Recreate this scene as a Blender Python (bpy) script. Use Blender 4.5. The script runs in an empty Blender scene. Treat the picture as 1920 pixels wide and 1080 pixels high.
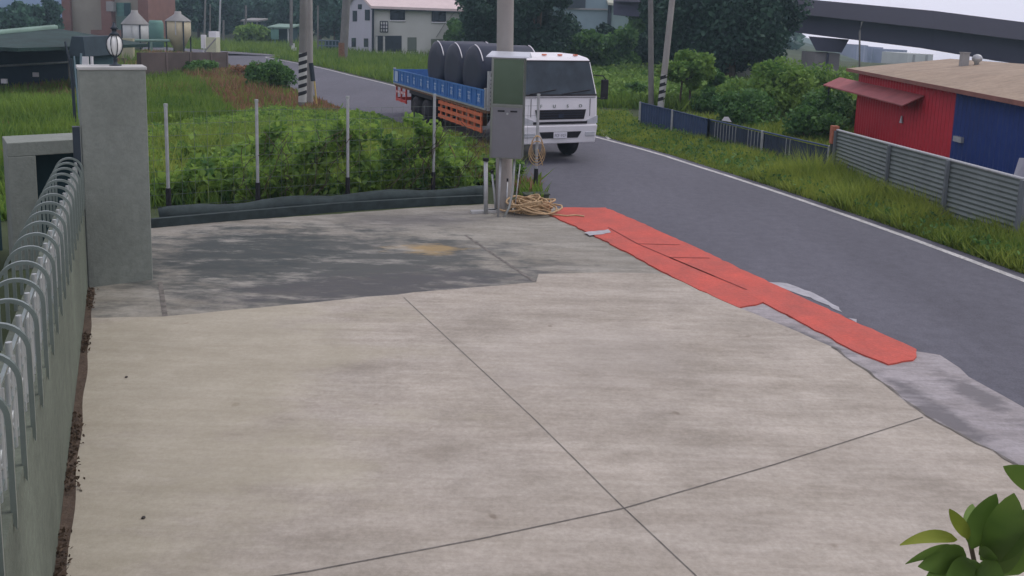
import bpy, bmesh, math, random
import numpy as np
from mathutils import Vector, Matrix
random.seed(7); RNG = np.random.default_rng(11)
rad = math.radians
S = bpy.context.scene
COL = S.collection

# ---------------- camera ----------------
F = 1500.0; H = 3.7; PITCH = rad(8.1); ROLL = rad(1.7); CY = 258.0   # lens axis sits high in the frame
cam_d = bpy.data.cameras.new('camera'); cam = bpy.data.objects.new('camera', cam_d); COL.objects.link(cam)
cam_d.sensor_width = 36.0; cam_d.lens = 36.0 * F / 1920.0; cam_d.shift_y = -(540-CY)/1920.0
cam_d.clip_start = 0.05; cam_d.clip_end = 5000
cam.matrix_world = Matrix.Translation((0, 0, H)) @ Matrix.Rotation(math.pi/2 - PITCH, 4, 'X') @ Matrix.Rotation(ROLL, 4, 'Z')
S.camera = cam

# ---------------- sky, sun, exposure ----------------
SUN_EL = rad(52); SUN_AZ = rad(70)      # azimuth measured from +Y towards +X
w = bpy.data.worlds.new('World'); S.world = w; w.use_nodes = True
nt = w.node_tree; nt.nodes.clear(); N = nt.nodes.new; L = nt.links.new
sky = N('ShaderNodeTexSky'); sky.sky_type = 'NISHITA'; sky.sun_disc = False
sky.sun_elevation = SUN_EL; sky.sun_rotation = SUN_AZ; sky.air_density = 1.2; sky.dust_density = 2.0
tc = N('ShaderNodeTexCoord'); mp = N('ShaderNodeMapping'); mp.inputs['Scale'].default_value = (1, 1, 3.2)
nz = N('ShaderNodeTexNoise'); nz.inputs['Scale'].default_value = 3.4; nz.inputs['Detail'].default_value = 7; nz.inputs['Roughness'].default_value = .58
L(tc.outputs['Generated'], mp.inputs['Vector']); L(mp.outputs[0], nz.inputs['Vector'])
cr = N('ShaderNodeValToRGB'); cr.color_ramp.elements[0].position = .30; cr.color_ramp.elements[0].color = (.62, .62, .62, 1)
cr.color_ramp.elements[1].position = .62; cr.color_ramp.elements[1].color = (1, 1, 1, 1); L(nz.outputs['Fac'], cr.inputs[0])
cc = N('ShaderNodeValToRGB'); cc.color_ramp.elements[0].position = .38; cc.color_ramp.elements[0].color = (5.8, 5.6, 6.9, 1)
cc.color_ramp.elements[1].position = .60; cc.color_ramp.elements[1].color = (9.8, 9.1, 10.4, 1); L(nz.outputs['Fac'], cc.inputs[0])
mx = N('ShaderNodeMix'); mx.data_type = 'RGBA'; L(cr.outputs[0], mx.inputs[0]); L(sky.outputs[0], mx.inputs[6]); L(cc.outputs[0], mx.inputs[7])
bg = N('ShaderNodeBackground'); bg.inputs['Strength'].default_value = .088; L(mx.outputs[2], bg.inputs[0])
wo = N('ShaderNodeOutputWorld'); L(bg.outputs[0], wo.inputs[0])
sd = bpy.data.lights.new('sun', 'SUN'); sd.energy = 0.9; sd.angle = rad(18); sd.color = (1, .95, .88)
so = bpy.data.objects.new('sun', sd); COL.objects.link(so)
dvec = Vector((math.sin(SUN_AZ)*math.cos(SUN_EL), math.cos(SUN_AZ)*math.cos(SUN_EL), math.sin(SUN_EL)))
so.rotation_euler = dvec.to_track_quat('Z', 'Y').to_euler(); so.location = (20, 0, 30)
S.view_settings.view_transform = 'Standard'; S.view_settings.look = 'None'
S.view_settings.exposure = 0.40; S.view_settings.gamma = 1.0
S.render.engine = 'CYCLES'

# ---------------- layout helpers: survey of the site (photo pixel -> world point) ----------------
def ray(px, py):
    x = px-960; y = CY-py; c, s = math.cos(ROLL), math.sin(ROLL)
    xr = x*c-y*s; yr = x*s+y*c
    return (xr, F*math.cos(PITCH)+yr*math.sin(PITCH), -F*math.sin(PITCH)+yr*math.cos(PITCH))
def G(px, py, z=0.0):
    d = ray(px, py); t = (z-H)/d[2]; return Vector((d[0]*t, d[1]*t, z))
def A(px, py, Y):
    d = ray(px, py); t = Y/d[1]; return Vector((d[0]*t, Y, H+d[2]*t))

def Zat(p, py):           # height above point p that is seen at image row py
    lo, hi = -5.0, 40.0
    def row(z):
        Z = z-H; f = p[1]*math.cos(PITCH)-Z*math.sin(PITCH); yr = (p[1]*math.sin(PITCH)+Z*math.cos(PITCH))*F/f; xr = p[0]*F/f
        return CY-(-xr*math.sin(ROLL)+yr*math.cos(ROLL))
    for _ in range(40):
        m = (lo+hi)/2
        if row(m) > py: lo = m
        else: hi = m
    return (lo+hi)/2
# ---------------- materials ----------------
def new_mat(name):
    m = bpy.data.materials.new(name); m.use_nodes = True
    return m, m.node_tree, m.node_tree.nodes['Principled BSDF']
def mat(name, col, rough=.8, var=.18, scale=3.0, metal=0.0, bump=0.0, bscale=40, stretch=(1, 1, 1), spec=.35, emit=None, space='Object', alpha=None, dirt=None, grain=0, gscale=50):
    m, t, b = new_mat(name); n = t.nodes.new; l = t.links.new
    b.inputs['Roughness'].default_value = rough; b.inputs['Metallic'].default_value = metal
    b.inputs['Specular IOR Level'].default_value = spec
    tcn = n('ShaderNodeTexCoord'); mpn = n('ShaderNodeMapping'); mpn.inputs['Scale'].default_value = stretch
    l(tcn.outputs[space], mpn.inputs[0])
    nn = n('ShaderNodeTexNoise'); nn.inputs['Scale'].default_value = scale; nn.inputs['Detail'].default_value = 6; nn.inputs['Roughness'].default_value = .6
    l(mpn.outputs[0], nn.inputs['Vector'])
    r = n('ShaderNodeValToRGB'); r.color_ramp.elements[0].position = .3; r.color_ramp.elements[1].position = .7
    c = Vector(col); lo = c*(1-var); hi = c*(1+var)
    if dirt: lo = Vector(dirt)
    r.color_ramp.elements[0].color = (*lo, 1); r.color_ramp.elements[1].color = (min(hi[0], 1), min(hi[1], 1), min(hi[2], 1), 1)
    l(nn.outputs['Fac'], r.inputs[0]); out = r.outputs[0]
    if grain:
        for gs, ga in ((gscale, grain), (gscale*.12, grain*.7)):
            n3 = n('ShaderNodeTexNoise'); n3.inputs['Scale'].default_value = gs; n3.inputs['Detail'].default_value = 6; n3.inputs['Roughness'].default_value = .75; l(tcn.outputs[space], n3.inputs['Vector'])
            r3 = n('ShaderNodeValToRGB'); r3.color_ramp.elements[0].position = .36; r3.color_ramp.elements[0].color = (1-ga, 1-ga, 1-ga, 1); r3.color_ramp.elements[1].position = .62
            l(n3.outputs['Fac'], r3.inputs[0]); mm = n('ShaderNodeMix'); mm.data_type = 'RGBA'; mm.blend_type = 'MULTIPLY'; mm.inputs[0].default_value = 1
            l(out, mm.inputs[6]); l(r3.outputs[0], mm.inputs[7]); out = mm.outputs[2]
    l(out, b.inputs['Base Color'])
    if bump:
        n2 = n('ShaderNodeTexNoise'); n2.inputs['Scale'].default_value = bscale; n2.inputs['Detail'].default_value = 5
        l(tcn.outputs[space], n2.inputs['Vector'])
        bp = n('ShaderNodeBump'); bp.inputs['Strength'].default_value = bump; bp.inputs['Distance'].default_value = .02
        l(n2.outputs['Fac'], bp.inputs['Height']); l(bp.outputs[0], b.inputs['Normal'])
    if emit: b.inputs['Emission Color'].default_value = (*emit, 1); b.inputs['Emission Strength'].default_value = 1
    return m
def leaf_mat(name, lo, hi, trans=.25, scale=.8):
    m, t, b = new_mat(name); n = t.nodes.new; l = t.links.new
    g = n('ShaderNodeNewGeometry'); tcn = n('ShaderNodeTexCoord')
    nn = n('ShaderNodeTexNoise'); nn.inputs['Scale'].default_value = scale; nn.inputs['Detail'].default_value = 3
    l(tcn.outputs['Object'], nn.inputs['Vector'])
    ma = n('ShaderNodeMath'); ma.operation = 'MULTIPLY_ADD'; l(g.outputs['Random Per Island'], ma.inputs[0]); ma.inputs[1].default_value = .55
    mb = n('ShaderNodeMath'); mb.operation = 'MULTIPLY_ADD'; l(nn.outputs['Fac'], mb.inputs[0]); mb.inputs[1].default_value = 1.6; mb.inputs[2].default_value = -.55
    l(mb.outputs[0], ma.inputs[2])
    r = n('ShaderNodeValToRGB'); r.color_ramp.elements[0].color = (*lo, 1); r.color_ramp.elements[1].color = (*hi, 1)
    l(ma.outputs[0], r.inputs[0]); l(r.outputs[0], b.inputs['Base Color'])
    b.inputs['Roughness'].default_value = .6; b.inputs['Specular IOR Level'].default_value = .2
    tr = n('ShaderNodeBsdfTranslucent'); l(r.outputs[0], tr.inputs['Color'])
    ms = n('ShaderNodeMixShader'); ms.inputs[0].default_value = trans; l(b.outputs[0], ms.inputs[1]); l(tr.outputs[0], ms.inputs[2])
    l(ms.outputs[0], t.nodes['Material Output'].inputs['Surface'])
    return m
M = {}
M['asphalt'] = mat('asphalt', (.132, .134, .158), .9, .14, .45, bump=.4, bscale=60, stretch=(1, .30, 1), grain=.28, gscale=45)
M['line_paint'] = mat('line_paint', (.66, .66, .64), .7, .12, 6, grain=.45, gscale=18)
M['red_paint'] = mat('red_paint', (.56, .088, .058), .65, .14, 1.6, bump=.35, bscale=25, stretch=(1, 1, 1), dirt=(.45, .095, .07), grain=.20, gscale=24)
M['red_dark'] = mat('red_dark', (.20, .03, .025), .8, .2)
M['crack'] = mat('crack', (.07, .065, .06), .95, .3, 20)
M['joint'] = mat('joint', (.15, .14, .125), .95, .45, 9)
M['soil'] = mat('soil', (.085, .062, .045), 1, .4, 8, bump=.6)
M['brown_grass'] = leaf_mat('dry_grass', (.16, .085, .045), (.36, .21, .12))
M['render_grey'] = mat('grey_render', (.235, .262, .230), .9, .12, 1.2, bump=.25, bscale=30, stretch=(1, 1, .5), grain=.16, gscale=14)
M['cap'] = mat('cap_concrete', (.42, .43, .41), .9, .12, 4)
M['dark_frame'] = mat('dark_steel', (.03, .042, .055), .5, .2, 4, metal=.3)
M['steel'] = mat('stainless', (.27, .29, .27), .32, .08, 4, metal=.9)
M['steel_dull'] = mat('dull_steel', (.26, .31, .29), .36, .12, 5, metal=.7)
M['steel_bright'] = mat('bright_steel', (.40, .43, .42), .45, .06, 4, metal=.5)
M['galv'] = mat('galvanised', (.42, .44, .45), .5, .15, 8, metal=.4)
M['pole_conc'] = mat('pole_concrete', (.30, .29, .27), .9, .10, 2, bump=.2)
M['pole_dark'] = mat('pole_weathered', (.17, .17, .16), .9, .15, 2)
M['black'] = mat('black_rubber', (.018, .018, .022), .8, .2, 10)
M['white'] = mat('white_paint', (.72, .72, .74), .35, .05, 1.2, spec=.5)
M['white_wall'] = mat('white_wall', (.52, .54, .50), .85, .08, .35, bump=.1)
M['glass'] = mat('glass', (.05, .06, .075), .12, .1, 2, spec=.8)
M['glass_cab'] = mat('windscreen_glass', (.030, .045, .058), .22, .5, 1.3, spec=.35)
M['blue_paint'] = mat('blue_paint', (.035, .13, .36), .55, .15, 3)
M['blue_light'] = mat('pale_blue', (.35, .45, .6), .6, .1, 3)
M['tank_blue'] = mat('dark_blue_plastic', (.016, .024, .045), .5, .2, 1.4)
M['orange'] = mat('orange_paint', (.55, .14, .06), .6, .2, 5)
M['redwhite'] = mat('red_reflector', (.5, .06, .05), .5, .2, 5)
M['rust'] = mat('rust', (.2, .11, .07), .9, .3, 6)
M['rope'] = mat('rope_fibre', (.46, .33, .19), .95, .25, 30)
M['net'] = mat('dark_net', (.035, .05, .05), .9, .3, 6)
M['wire'] = mat('green_wire', (.16, .20, .18), .7, .1, 6)
M['roof_tan'] = mat('tan_roof', (.36, .28, .20), .8, .14, .8, stretch=(1, 4, 1), grain=.22, gscale=7)
M['roof_pink'] = mat('pink_roof', (.60, .50, .48), .8, .08, 1)
M['roof_edge'] = mat('roof_edge', (.22, .10, .08), .8, .2, 2)
M['wall_red'] = mat('red_sheet', (.44, .020, .036), .6, .12, .7)
M['wall_blue'] = mat('blue_sheet', (.010, .035, .17), .6, .15, .7)
M['grey_sheet'] = mat('grey_green_sheet', (.15, .180, .170), .6, .12, 2)
M['blue_fence'] = mat('slate_blue', (.045, .075, .15), .6, .15, 3)
M['conc_dark'] = mat('viaduct_concrete', (.085, .085, .13), .9, .08, .15)
M['conc_mid'] = mat('pier_concrete', (.30, .29, .30), .9, .08, .5)
M['brick'] = mat('brown_red_tile', (.20, .105, .085), .85, .12, 1)
M['beige'] = mat('beige_wall', (.27, .25, .20), .85, .1, .6)
M['yellow_wall'] = mat('pale_yellow_wall', (.36, .35, .24), .85, .08, .8)
M['green_glass'] = mat('green_window', (.08, .20, .17), .3, .2, 2)
M['silo_white'] = mat('silo_metal', (.42, .44, .43), .5, .1, 1, stretch=(1, 1, .2))
M['silo_tan'] = mat('tan_silo_metal', (.40, .36, .24), .5, .12, 1, stretch=(1, 1, .2))
M['silo_grey'] = mat('grey_cone', (.27, .27, .26), .6, .1, 1)
M['tank_green'] = mat('green_tank', (.10, .22, .18), .6, .1, 1)
M['brown_wall'] = mat('brown_wall', (.085, .065, .06), .9, .25, .6)
M['shed_dark'] = mat('dark_blue_sheet', (.017, .045, .075), .7, .25, .6)
M['shed_roof'] = mat('mossy_roof', (.024, .058, .052), .9, .45, .9, grain=.4, gscale=6)
M['shed_eave'] = mat('pale_eave', (.20, .30, .25), .9, .15, 1.2)
M['teal_dark'] = mat('dark_teal', (.022, .055, .065), .8, .2, 1)
M['bark'] = mat('bark', (.09, .07, .05), .95, .25, 6)
M['pale_green_wall'] = mat('pale_green_wall', (.24, .33, .32), .8, .1, .5)
M['pale_roof'] = mat('pale_roof', (.44, .45, .36), .8, .1, .5)
M['far_block'] = mat('far_block', (.22, .23, .33), .9, .15, .05)
M['leaf_dark'] = leaf_mat('dark_foliage', (.011, .034, .030), (.045, .105, .060), .15, .35)
M['leaf_far'] = leaf_mat('far_foliage', (.022, .065, .052), (.07, .16, .10), .2, .3)
M['leaf_mid'] = leaf_mat('mid_foliage', (.03, .095, .032), (.13, .26, .06), .3, .6)
M['leaf_light'] = leaf_mat('light_foliage', (.07, .17, .035), (.25, .38, .08), .35, .6)
M['leaf_vine'] = leaf_mat('vine_foliage', (.055, .155, .05), (.34, .50, .09), .5, 2.0)
M['leaf_grass'] = leaf_mat('grass_blades', (.07, .155, .03), (.23, .34, .055), .4, .35)
M['leaf_verge'] = leaf_mat('verge_grass', (.09, .18, .03), (.36, .42, .08), .4, .8)
M['leaf_plant'] = leaf_mat('glossy_leaf', (.035, .085, .016), (.15, .24, .045), .25, 5)
M['leaf_young'] = leaf_mat('young_leaf', (.10, .15, .02), (.28, .32, .05), .3, 5)
M['earth'] = mat('earth_grass', (.045, .062, .025), 1, .4, .25, bump=.5, bscale=6)
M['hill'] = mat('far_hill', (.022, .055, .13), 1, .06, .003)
M['lamp_glass'] = mat('opal_glass', (.75, .77, .74), .3, .03, 3)
M['plate'] = mat('plate_white', (.65, .65, .70), .5, .05, 10)
M['light_lens'] = mat('headlight_lens', (.45, .47, .50), .15, .1, 8, spec=.8)
M['moss'] = mat('mossy_box', (.05, .065, .045), .9, .3, 10)
M['yellow'] = mat('yellow_paint', (.5, .38, .12), .7, .1, 5)

def concrete(name, base, stain_tint=None, worn=0):
    """site-poured concrete with stains and broad tints of their own shape"""
    m, t, b = new_mat(name); n = t.nodes.new; l = t.links.new
    b.inputs['Roughness'].default_value = .88; b.inputs['Specular IOR Level'].default_value = .25
    geo = n('ShaderNodeNewGeometry')
    def noise(scale, stretch, rot, det=6, rough=.6):
        mpn = n('ShaderNodeMapping'); mpn.inputs['Rotation'].default_value = (0, 0, rot); mpn.inputs['Scale'].default_value = stretch
        l(geo.outputs['Position'], mpn.inputs[0]); q = n('ShaderNodeTexNoise')
        q.inputs['Scale'].default_value = scale; q.inputs['Detail'].default_value = det; q.inputs['Roughness'].default_value = rough
        l(mpn.outputs[0], q.inputs['Vector']); return q.outputs['Fac']
    def ramp(x, stops):
        r = n('ShaderNodeValToRGB'); e = r.color_ramp.elements
        e[0].position = stops[0][0]; e[0].color = (*stops[0][1], 1); e[1].position = stops[-1][0]; e[1].color = (*stops[-1][1], 1)
        for p, c in stops[1:-1]:
            k = e.new(p); k.color = (*c, 1)
        l(x, r.inputs[0]); return r.outputs[0]
    def mix(f, a, c, mode='MIX'):
        x = n('ShaderNodeMix'); x.data_type = 'RGBA'; x.blend_type = mode
        if isinstance(f, float): x.inputs[0].default_value = f
        else: l(f, x.inputs[0])
        if isinstance(a, tuple): x.inputs[6].default_value = (*a, 1)
        else: l(a, x.inputs[6])
        if isinstance(c, tuple): x.inputs[7].default_value = (*c, 1)
        else: l(c, x.inputs[7])
        return x.outputs[2]
    c = Vector(base)
    col = ramp(noise(.9, (1, 1, 1), 0), [(.3, tuple(c*.86)), (.7, tuple(c*1.10))])
    streak = ramp(noise(.8, (.45, 3.2, 1), rad(-20), 7, .7), [(.40, (.87, .86, .85)), (.60, (1, 1, 1))])
    col = mix(.8, col, streak, 'MULTIPLY')
    fine = ramp(noise(22, (1, 1, 1), 0, 8, .75), [(.35, (.72, .72, .71)), (.62, (1.0, 1.0, 1.0))])
    col = mix(.7, col, fine, 'MULTIPLY')
    br = ramp(noise(3.2, (.22, 3.4, 1), rad(-14), 8, .75), [(.36, (.80, .79, .77)), (.60, (1, 1, 1))])
    col = mix(.6, col, br, 'MULTIPLY')
    bl = ramp(noise(1.3, (.7, 1.6, 1), rad(-14), 9, .75), [(.38, (.74, .73, .70)), (.60, (1.03, 1.03, 1.03))])
    col = mix(.75, col, bl, 'MULTIPLY')
    sp = ramp(noise(3.3, (1, 1, 1), 1.0, 2), [(.23, (.55, .50, .45)), (.27, (1, 1, 1))])
    col = mix(.6, col, sp, 'MULTIPLY')
    if stain_tint:
        for (cx, cy, rx, ry, ang, colr, amt, sc) in stain_tint:
            mpn = n('ShaderNodeMapping'); mpn.vector_type = 'TEXTURE'
            mpn.inputs['Location'].default_value = (cx, cy, 0); mpn.inputs['Rotation'].default_value = (0, 0, ang); mpn.inputs['Scale'].default_value = (rx*1.12, ry*1.35, 1e6)
            l(geo.outputs['Position'], mpn.inputs[0])
            ln = n('ShaderNodeVectorMath'); ln.operation = 'LENGTH'; l(mpn.outputs[0], ln.inputs[0])
            nn = noise(sc, (1, 2.2, 1), ang, 7, .65)
            ad = n('ShaderNodeMath'); ad.operation = 'MULTIPLY_ADD'; l(nn, ad.inputs[0]); ad.inputs[1].default_value = -2.6; l(ln.outputs['Value'], ad.inputs[2])
            f = ramp(ad.outputs[0], [(0.0, (0, 0, 0)), (1.0, (0, 0, 0))])
            mr = n('ShaderNodeMapRange'); mr.inputs[1].default_value = -.80; mr.inputs[2].default_value = -.28; mr.inputs[3].default_value = amt; mr.inputs[4].default_value = 0
            l(ad.outputs[0], mr.inputs[0])
            col = mix(mr.outputs[0], col, colr)
    if worn:
        wr = ramp(noise(.95, (.6, 2.0, 1), rad(-14), 9, .75), [(.53, (0, 0, 0)), (.66, (worn, worn, worn))])
        col = mix(wr, col, tuple(c*1.05))
        wr = ramp(noise(2.6, (.6, 3.0, 1), rad(-20), 8, .75), [(.52, (0, 0, 0)), (.68, (.6, .6, .6))])
        col = mix(wr, col, tuple(c*.36))
    l(col, b.inputs['Base Color'])
    bp = n('ShaderNodeBump'); bp.inputs['Strength'].default_value = .25; bp.inputs['Distance'].default_value = .01
    l(noise(45, (1, 1, 1), 0, 4), bp.inputs['Height']); l(bp.outputs[0], b.inputs['Normal'])
    return m
def stain_tintv(px, py, px2, py2, wid, colr, amt, sc=1.3):
    a = G(px, py); b = G(px2, py2); c = (a+b)/2; d = b-a
    return (c.x, c.y, d.length/2, wid/2, math.atan2(d.y, d.x), colr, amt, sc)
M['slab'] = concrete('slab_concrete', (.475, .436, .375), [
    stain_tintv(-120, 720, 700, 760, 7.0, (.40, .375, .27), .42, .5),  # broad ochre tint painting the left-side colour cast into the slab
    stain_tintv(170, 575, 330, 575, .5, (.17, .155, .13), .6), stain_tintv(900, 700, 1300, 640, 1.5, (.36, .33, .29), .3)])
M['old_slab'] = concrete('old_concrete', (.35, .338, .295), [
    stain_tintv(230, 490, 1010, 505, 3.4, (.085, .092, .088), .97, 1.3), stain_tintv(280, 462, 640, 475, 2.6, (.062, .072, .070), .95, 1.6),
    stain_tintv(380, 562, 1010, 520, 1.2, (.09, .09, .092), .85, 2.2),
    stain_tintv(600, 412, 960, 412, .7, (.17, .165, .15), .6, 1.8), stain_tintv(730, 466, 870, 470, .45, (.36, .26, .12), .75, 2.0)], worn=.75)
M['apron'] = concrete('apron_concrete', (.41, .39, .40), [stain_tintv(1400, 590, 1620, 690, .35, (.13, .13, .135), .9, 2.0), stain_tintv(1650, 700, 1900, 880, .3, (.14, .135, .14), .9, 2.0), stain_tintv(1760, 700, 1910, 790, .3, (.14, .135, .14), .8, 2.2)], worn=.45)

# ---------------- mesh helpers ----------------
class MB:
    def __init__(s): s.v = []; s.f = []; s.mi = []; s.smooth = []
    def add(s, vs, fs, mi=0, smooth=False):
        b = len(s.v); s.v += [tuple(p) for p in vs]
        for f in fs: s.f.append(tuple(b+i for i in f)); s.mi.append(mi); s.smooth.append(smooth)
        return s
    def box(s, c, size, rz=0.0, mi=0, rx=0.0, ry=0.0):
        R = Matrix.Rotation(rz, 3, 'Z') @ Matrix.Rotation(ry, 3, 'Y') @ Matrix.Rotation(rx, 3, 'X')
        c = Vector(c); h = Vector(size)/2
        vs = [c + R @ Vector((h.x*i, h.y*j, h.z*k)) for i in (-1, 1) for j in (-1, 1) for k in (-1, 1)]
        return s.add(vs, [(0, 1, 3, 2), (4, 6, 7, 5), (0, 4, 5, 1), (2, 3, 7, 6), (0, 2, 6, 4), (1, 5, 7, 3)], mi)
    def hexa(s, b, t, mi=0):      # four base points, four top points
        return s.add(list(b)+list(t), [(3, 2, 1, 0), (4, 5, 6, 7), (0, 1, 5, 4), (1, 2, 6, 5), (2, 3, 7, 6), (3, 0, 4, 7)], mi)
    def slab(s, p, q, z0, z1, th, mi=0, z0b=None, z1b=None):   # upright wall from p to q
        p = Vector((p[0], p[1], 0)); q = Vector((q[0], q[1], 0)); d = (q-p).normalized(); n = Vector((-d.y, d.x, 0))*th/2
        z0b = z0 if z0b is None else z0b; z1b = z1 if z1b is None else z1b
        Z = Vector((0, 0, 1))
        return s.hexa([p-n+Z*z0, q-n+Z*z0b, q+n+Z*z0b, p+n+Z*z0], [p-n+Z*z1, q-n+Z*z1b, q+n+Z*z1b, p+n+Z*z1], mi)
    def tube(s, p0, p1, r0, r1=None, n=12, mi=0, caps=True):
        p0 = Vector(p0); p1 = Vector(p1); r1 = r0 if r1 is None else r1; d = (p1-p0)
        if d.length < 1e-6: return s
        q = d.to_track_quat('Z', 'Y'); vs = []
        for p, r in ((p0, r0), (p1, r1)):
            for k in range(n):
                a = 2*math.pi*k/n; vs.append(p + q @ Vector((r*math.cos(a), r*math.sin(a), 0)))
        s.add(vs, [(k, (k+1) % n, n+(k+1) % n, n+k) for k in range(n)], mi, True)
        if caps: s.add(vs, [tuple(range(n-1, -1, -1)), tuple(range(n, 2*n))], mi)
        return s
    def path(s, pts, r, n=6, mi=0):
        pts = [Vector(p) for p in pts]; vs = []; m = len(pts)
        for i, p in enumerate(pts):
            d = (pts[min(i+1, m-1)]-pts[max(i-1, 0)]).normalized(); q = d.to_track_quat('Z', 'Y')
            for k in range(n):
                a = 2*math.pi*k/n; vs.append(p + q @ Vector((r*math.cos(a), r*math.sin(a), 0)))
        fs = [(i*n+k, i*n+(k+1) % n, (i+1)*n+(k+1) % n, (i+1)*n+k) for i in range(m-1) for k in range(n)]
        fs += [tuple(range(n-1, -1, -1)), tuple((m-1)*n+k for k in range(n))]
        return s.add(vs, fs, mi, True)
    def lathe(s, c, prof, n=20, mi=0):     # prof: (r, z)
        c = Vector(c); vs = [c+Vector((r*math.cos(2*math.pi*k/n), r*math.sin(2*math.pi*k/n), z)) for r, z in prof for k in range(n)]
        m = len(prof); fs = [(i*n+k, i*n+(k+1) % n, (i+1)*n+(k+1) % n, (i+1)*n+k) for i in range(m-1) for k in range(n)]
        fs += [tuple(range(n-1, -1, -1)), tuple((m-1)*n+k for k in range(n))]
        return s.add(vs, fs, mi, True)
    def prism(s, poly, z0, z1, mi=0):
        n = len(poly); a = sum(poly[i][0]*poly[(i+1) % n][1]-poly[(i+1) % n][0]*poly[i][1] for i in range(n))
        if a < 0: poly = poly[::-1]
        vs = [(p[0], p[1], z0) for p in poly]+[(p[0], p[1], z1) for p in poly]
        return s.add(vs, [tuple(range(n-1, -1, -1)), tuple(range(n, 2*n))]+[(i, (i+1) % n, n+(i+1) % n, n+i) for i in range(n)], mi)
    def build(s, name, mats, parent=None, bevel=0.0):
        me = bpy.data.meshes.new(name); me.from_pydata(s.v, [], s.f)
        if not isinstance(mats, (list, tuple)): mats = [mats]
        for m in mats: me.materials.append(m)
        me.polygons.foreach_set('material_index', s.mi); me.polygons.foreach_set('use_smooth', s.smooth); me.update()
        o = bpy.data.objects.new(name, me); COL.objects.link(o)
        if parent: o.parent = parent
        if bevel:
            b = o.modifiers.new('bevel', 'BEVEL'); b.width = bevel; b.segments = 2; b.limit_method = 'ANGLE'; b.angle_limit = rad(40)
        return o
def tag(o, label=None, cat=None, group=None, kind=None):
    if label: o['label'] = label
    if cat: o['category'] = cat
    if group: o['group'] = group
    if kind: o['kind'] = kind
    return o
def empty(name, loc, label, cat, group=None, rz=0.0):
    o = bpy.data.objects.new(name, None); COL.objects.link(o); o.location = loc; o.rotation_euler = (0, 0, rz); o.empty_display_size = .2
    return tag(o, label, cat, group)
def local(root, mb):            # world-space mesh buffer -> root's frame
    Mi = (Matrix.Translation(root.location) @ Matrix.Rotation(root.rotation_euler.z, 4, 'Z')).inverted()
    mb.v = [tuple(Mi @ Vector(p)) for p in mb.v]; return mb
def part(root, name, mb, m, bevel=0.0, parent=None):
    return local(root, mb).build(name, m, parent or root, bevel)
def struct(name, mb, m): return tag(mb.build(name, m), kind='structure')
def grow(name, V, Fc, m, parent=None, root=None):   # numpy foliage mesh
    V = V.reshape(-1, 3)
    if root is not None: V = V - np.array(root.location)
    k = Fc; nf = len(V)//k
    me = bpy.data.meshes.new(name); me.vertices.add(len(V)); me.vertices.foreach_set('co', V.astype(np.float32).ravel())
    me.loops.add(nf*k); me.loops.foreach_set('vertex_index', np.arange(nf*k, dtype=np.int32))
    me.polygons.add(nf); me.polygons.foreach_set('loop_start', np.arange(0, nf*k, k, dtype=np.int32))
    me.update(calc_edges=True); me.materials.append(m)
    o = bpy.data.objects.new(name, me); COL.objects.link(o)
    if parent: o.parent = parent
    return o
def leaf_cards(P, size, aspect=1.7, updir=None, jitter=.35):
    """one small pointed leaf (a kite of 4 vertices) at every point"""
    n = len(P); d = RNG.normal(size=(n, 3)); d[:, 2] -= .2; d /= np.linalg.norm(d, axis=1)[:, None]
    nr = RNG.normal(size=(n, 3)); nr[:, 2] += .9
    if updir is not None: nr += updir*1.2
    u = np.cross(nr, d); u /= np.linalg.norm(u, axis=1)[:, None]+1e-9
    sz = (size*(1+jitter*RNG.uniform(-1, 1, n)))[:, None]
    a = P-d*sz*.5*aspect; b = P+u*sz*.5; c = P+d*sz*.5*aspect; e = P-u*sz*.5
    return np.stack([a, b, c, e], 1)
def blades(P, h, wd=.03, lean=.35):
    n = len(P); ang = RNG.uniform(0, 2*np.pi, n); s = np.stack([np.cos(ang), np.sin(ang), np.zeros(n)], 1)
    hh = (h*RNG.uniform(.5, 1.25, n))[:, None]; ww = wd*RNG.uniform(.6, 1.3, n)[:, None]
    ln = RNG.normal(size=(n, 3))*lean; ln[:, 2] = 1
    return np.stack([P-s*ww, P+s*ww, P+ln*hh], 1)
def inside(P, poly):
    x, y = P[:, 0], P[:, 1]; ok = np.zeros(len(P), bool); j = len(poly)-1
    for i in range(len(poly)):
        xi, yi = poly[i][:2]; xj, yj = poly[j][:2]
        c = ((yi > y) != (yj > y)) & (x < (xj-xi)*(y-yi)/(yj-yi+1e-12)+xi); ok ^= c; j = i
    return ok
def scatter(poly, n, near=0.0):
    xs = [p[0] for p in poly]; ys = [p[1] for p in poly]; out = []
    tot = 0
    while tot < n:
        P = np.stack([RNG.uniform(min(xs), max(xs), n*2), RNG.uniform(min(ys), max(ys), n*2), np.zeros(n*2)], 1)
        if near: P = P[RNG.uniform(size=len(P)) < (near/np.maximum(P[:, 1], near))**2]
        P = P[inside(P, poly)]; out.append(P); tot += len(P)
        if len(P) == 0: break
    return np.concatenate(out)[:n]
def wave(P, s, seed=0):
    x, y = P[:, 0]*s, P[:, 1]*s
    return (np.sin(x*1.3+seed)+np.sin(y*1.7+seed*2.1)+np.sin(x*2.9-y*2.3+seed*.7)*.7+np.sin(x*5.1+y*4.3+seed)*.4)/3.1*.5+.5

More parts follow.
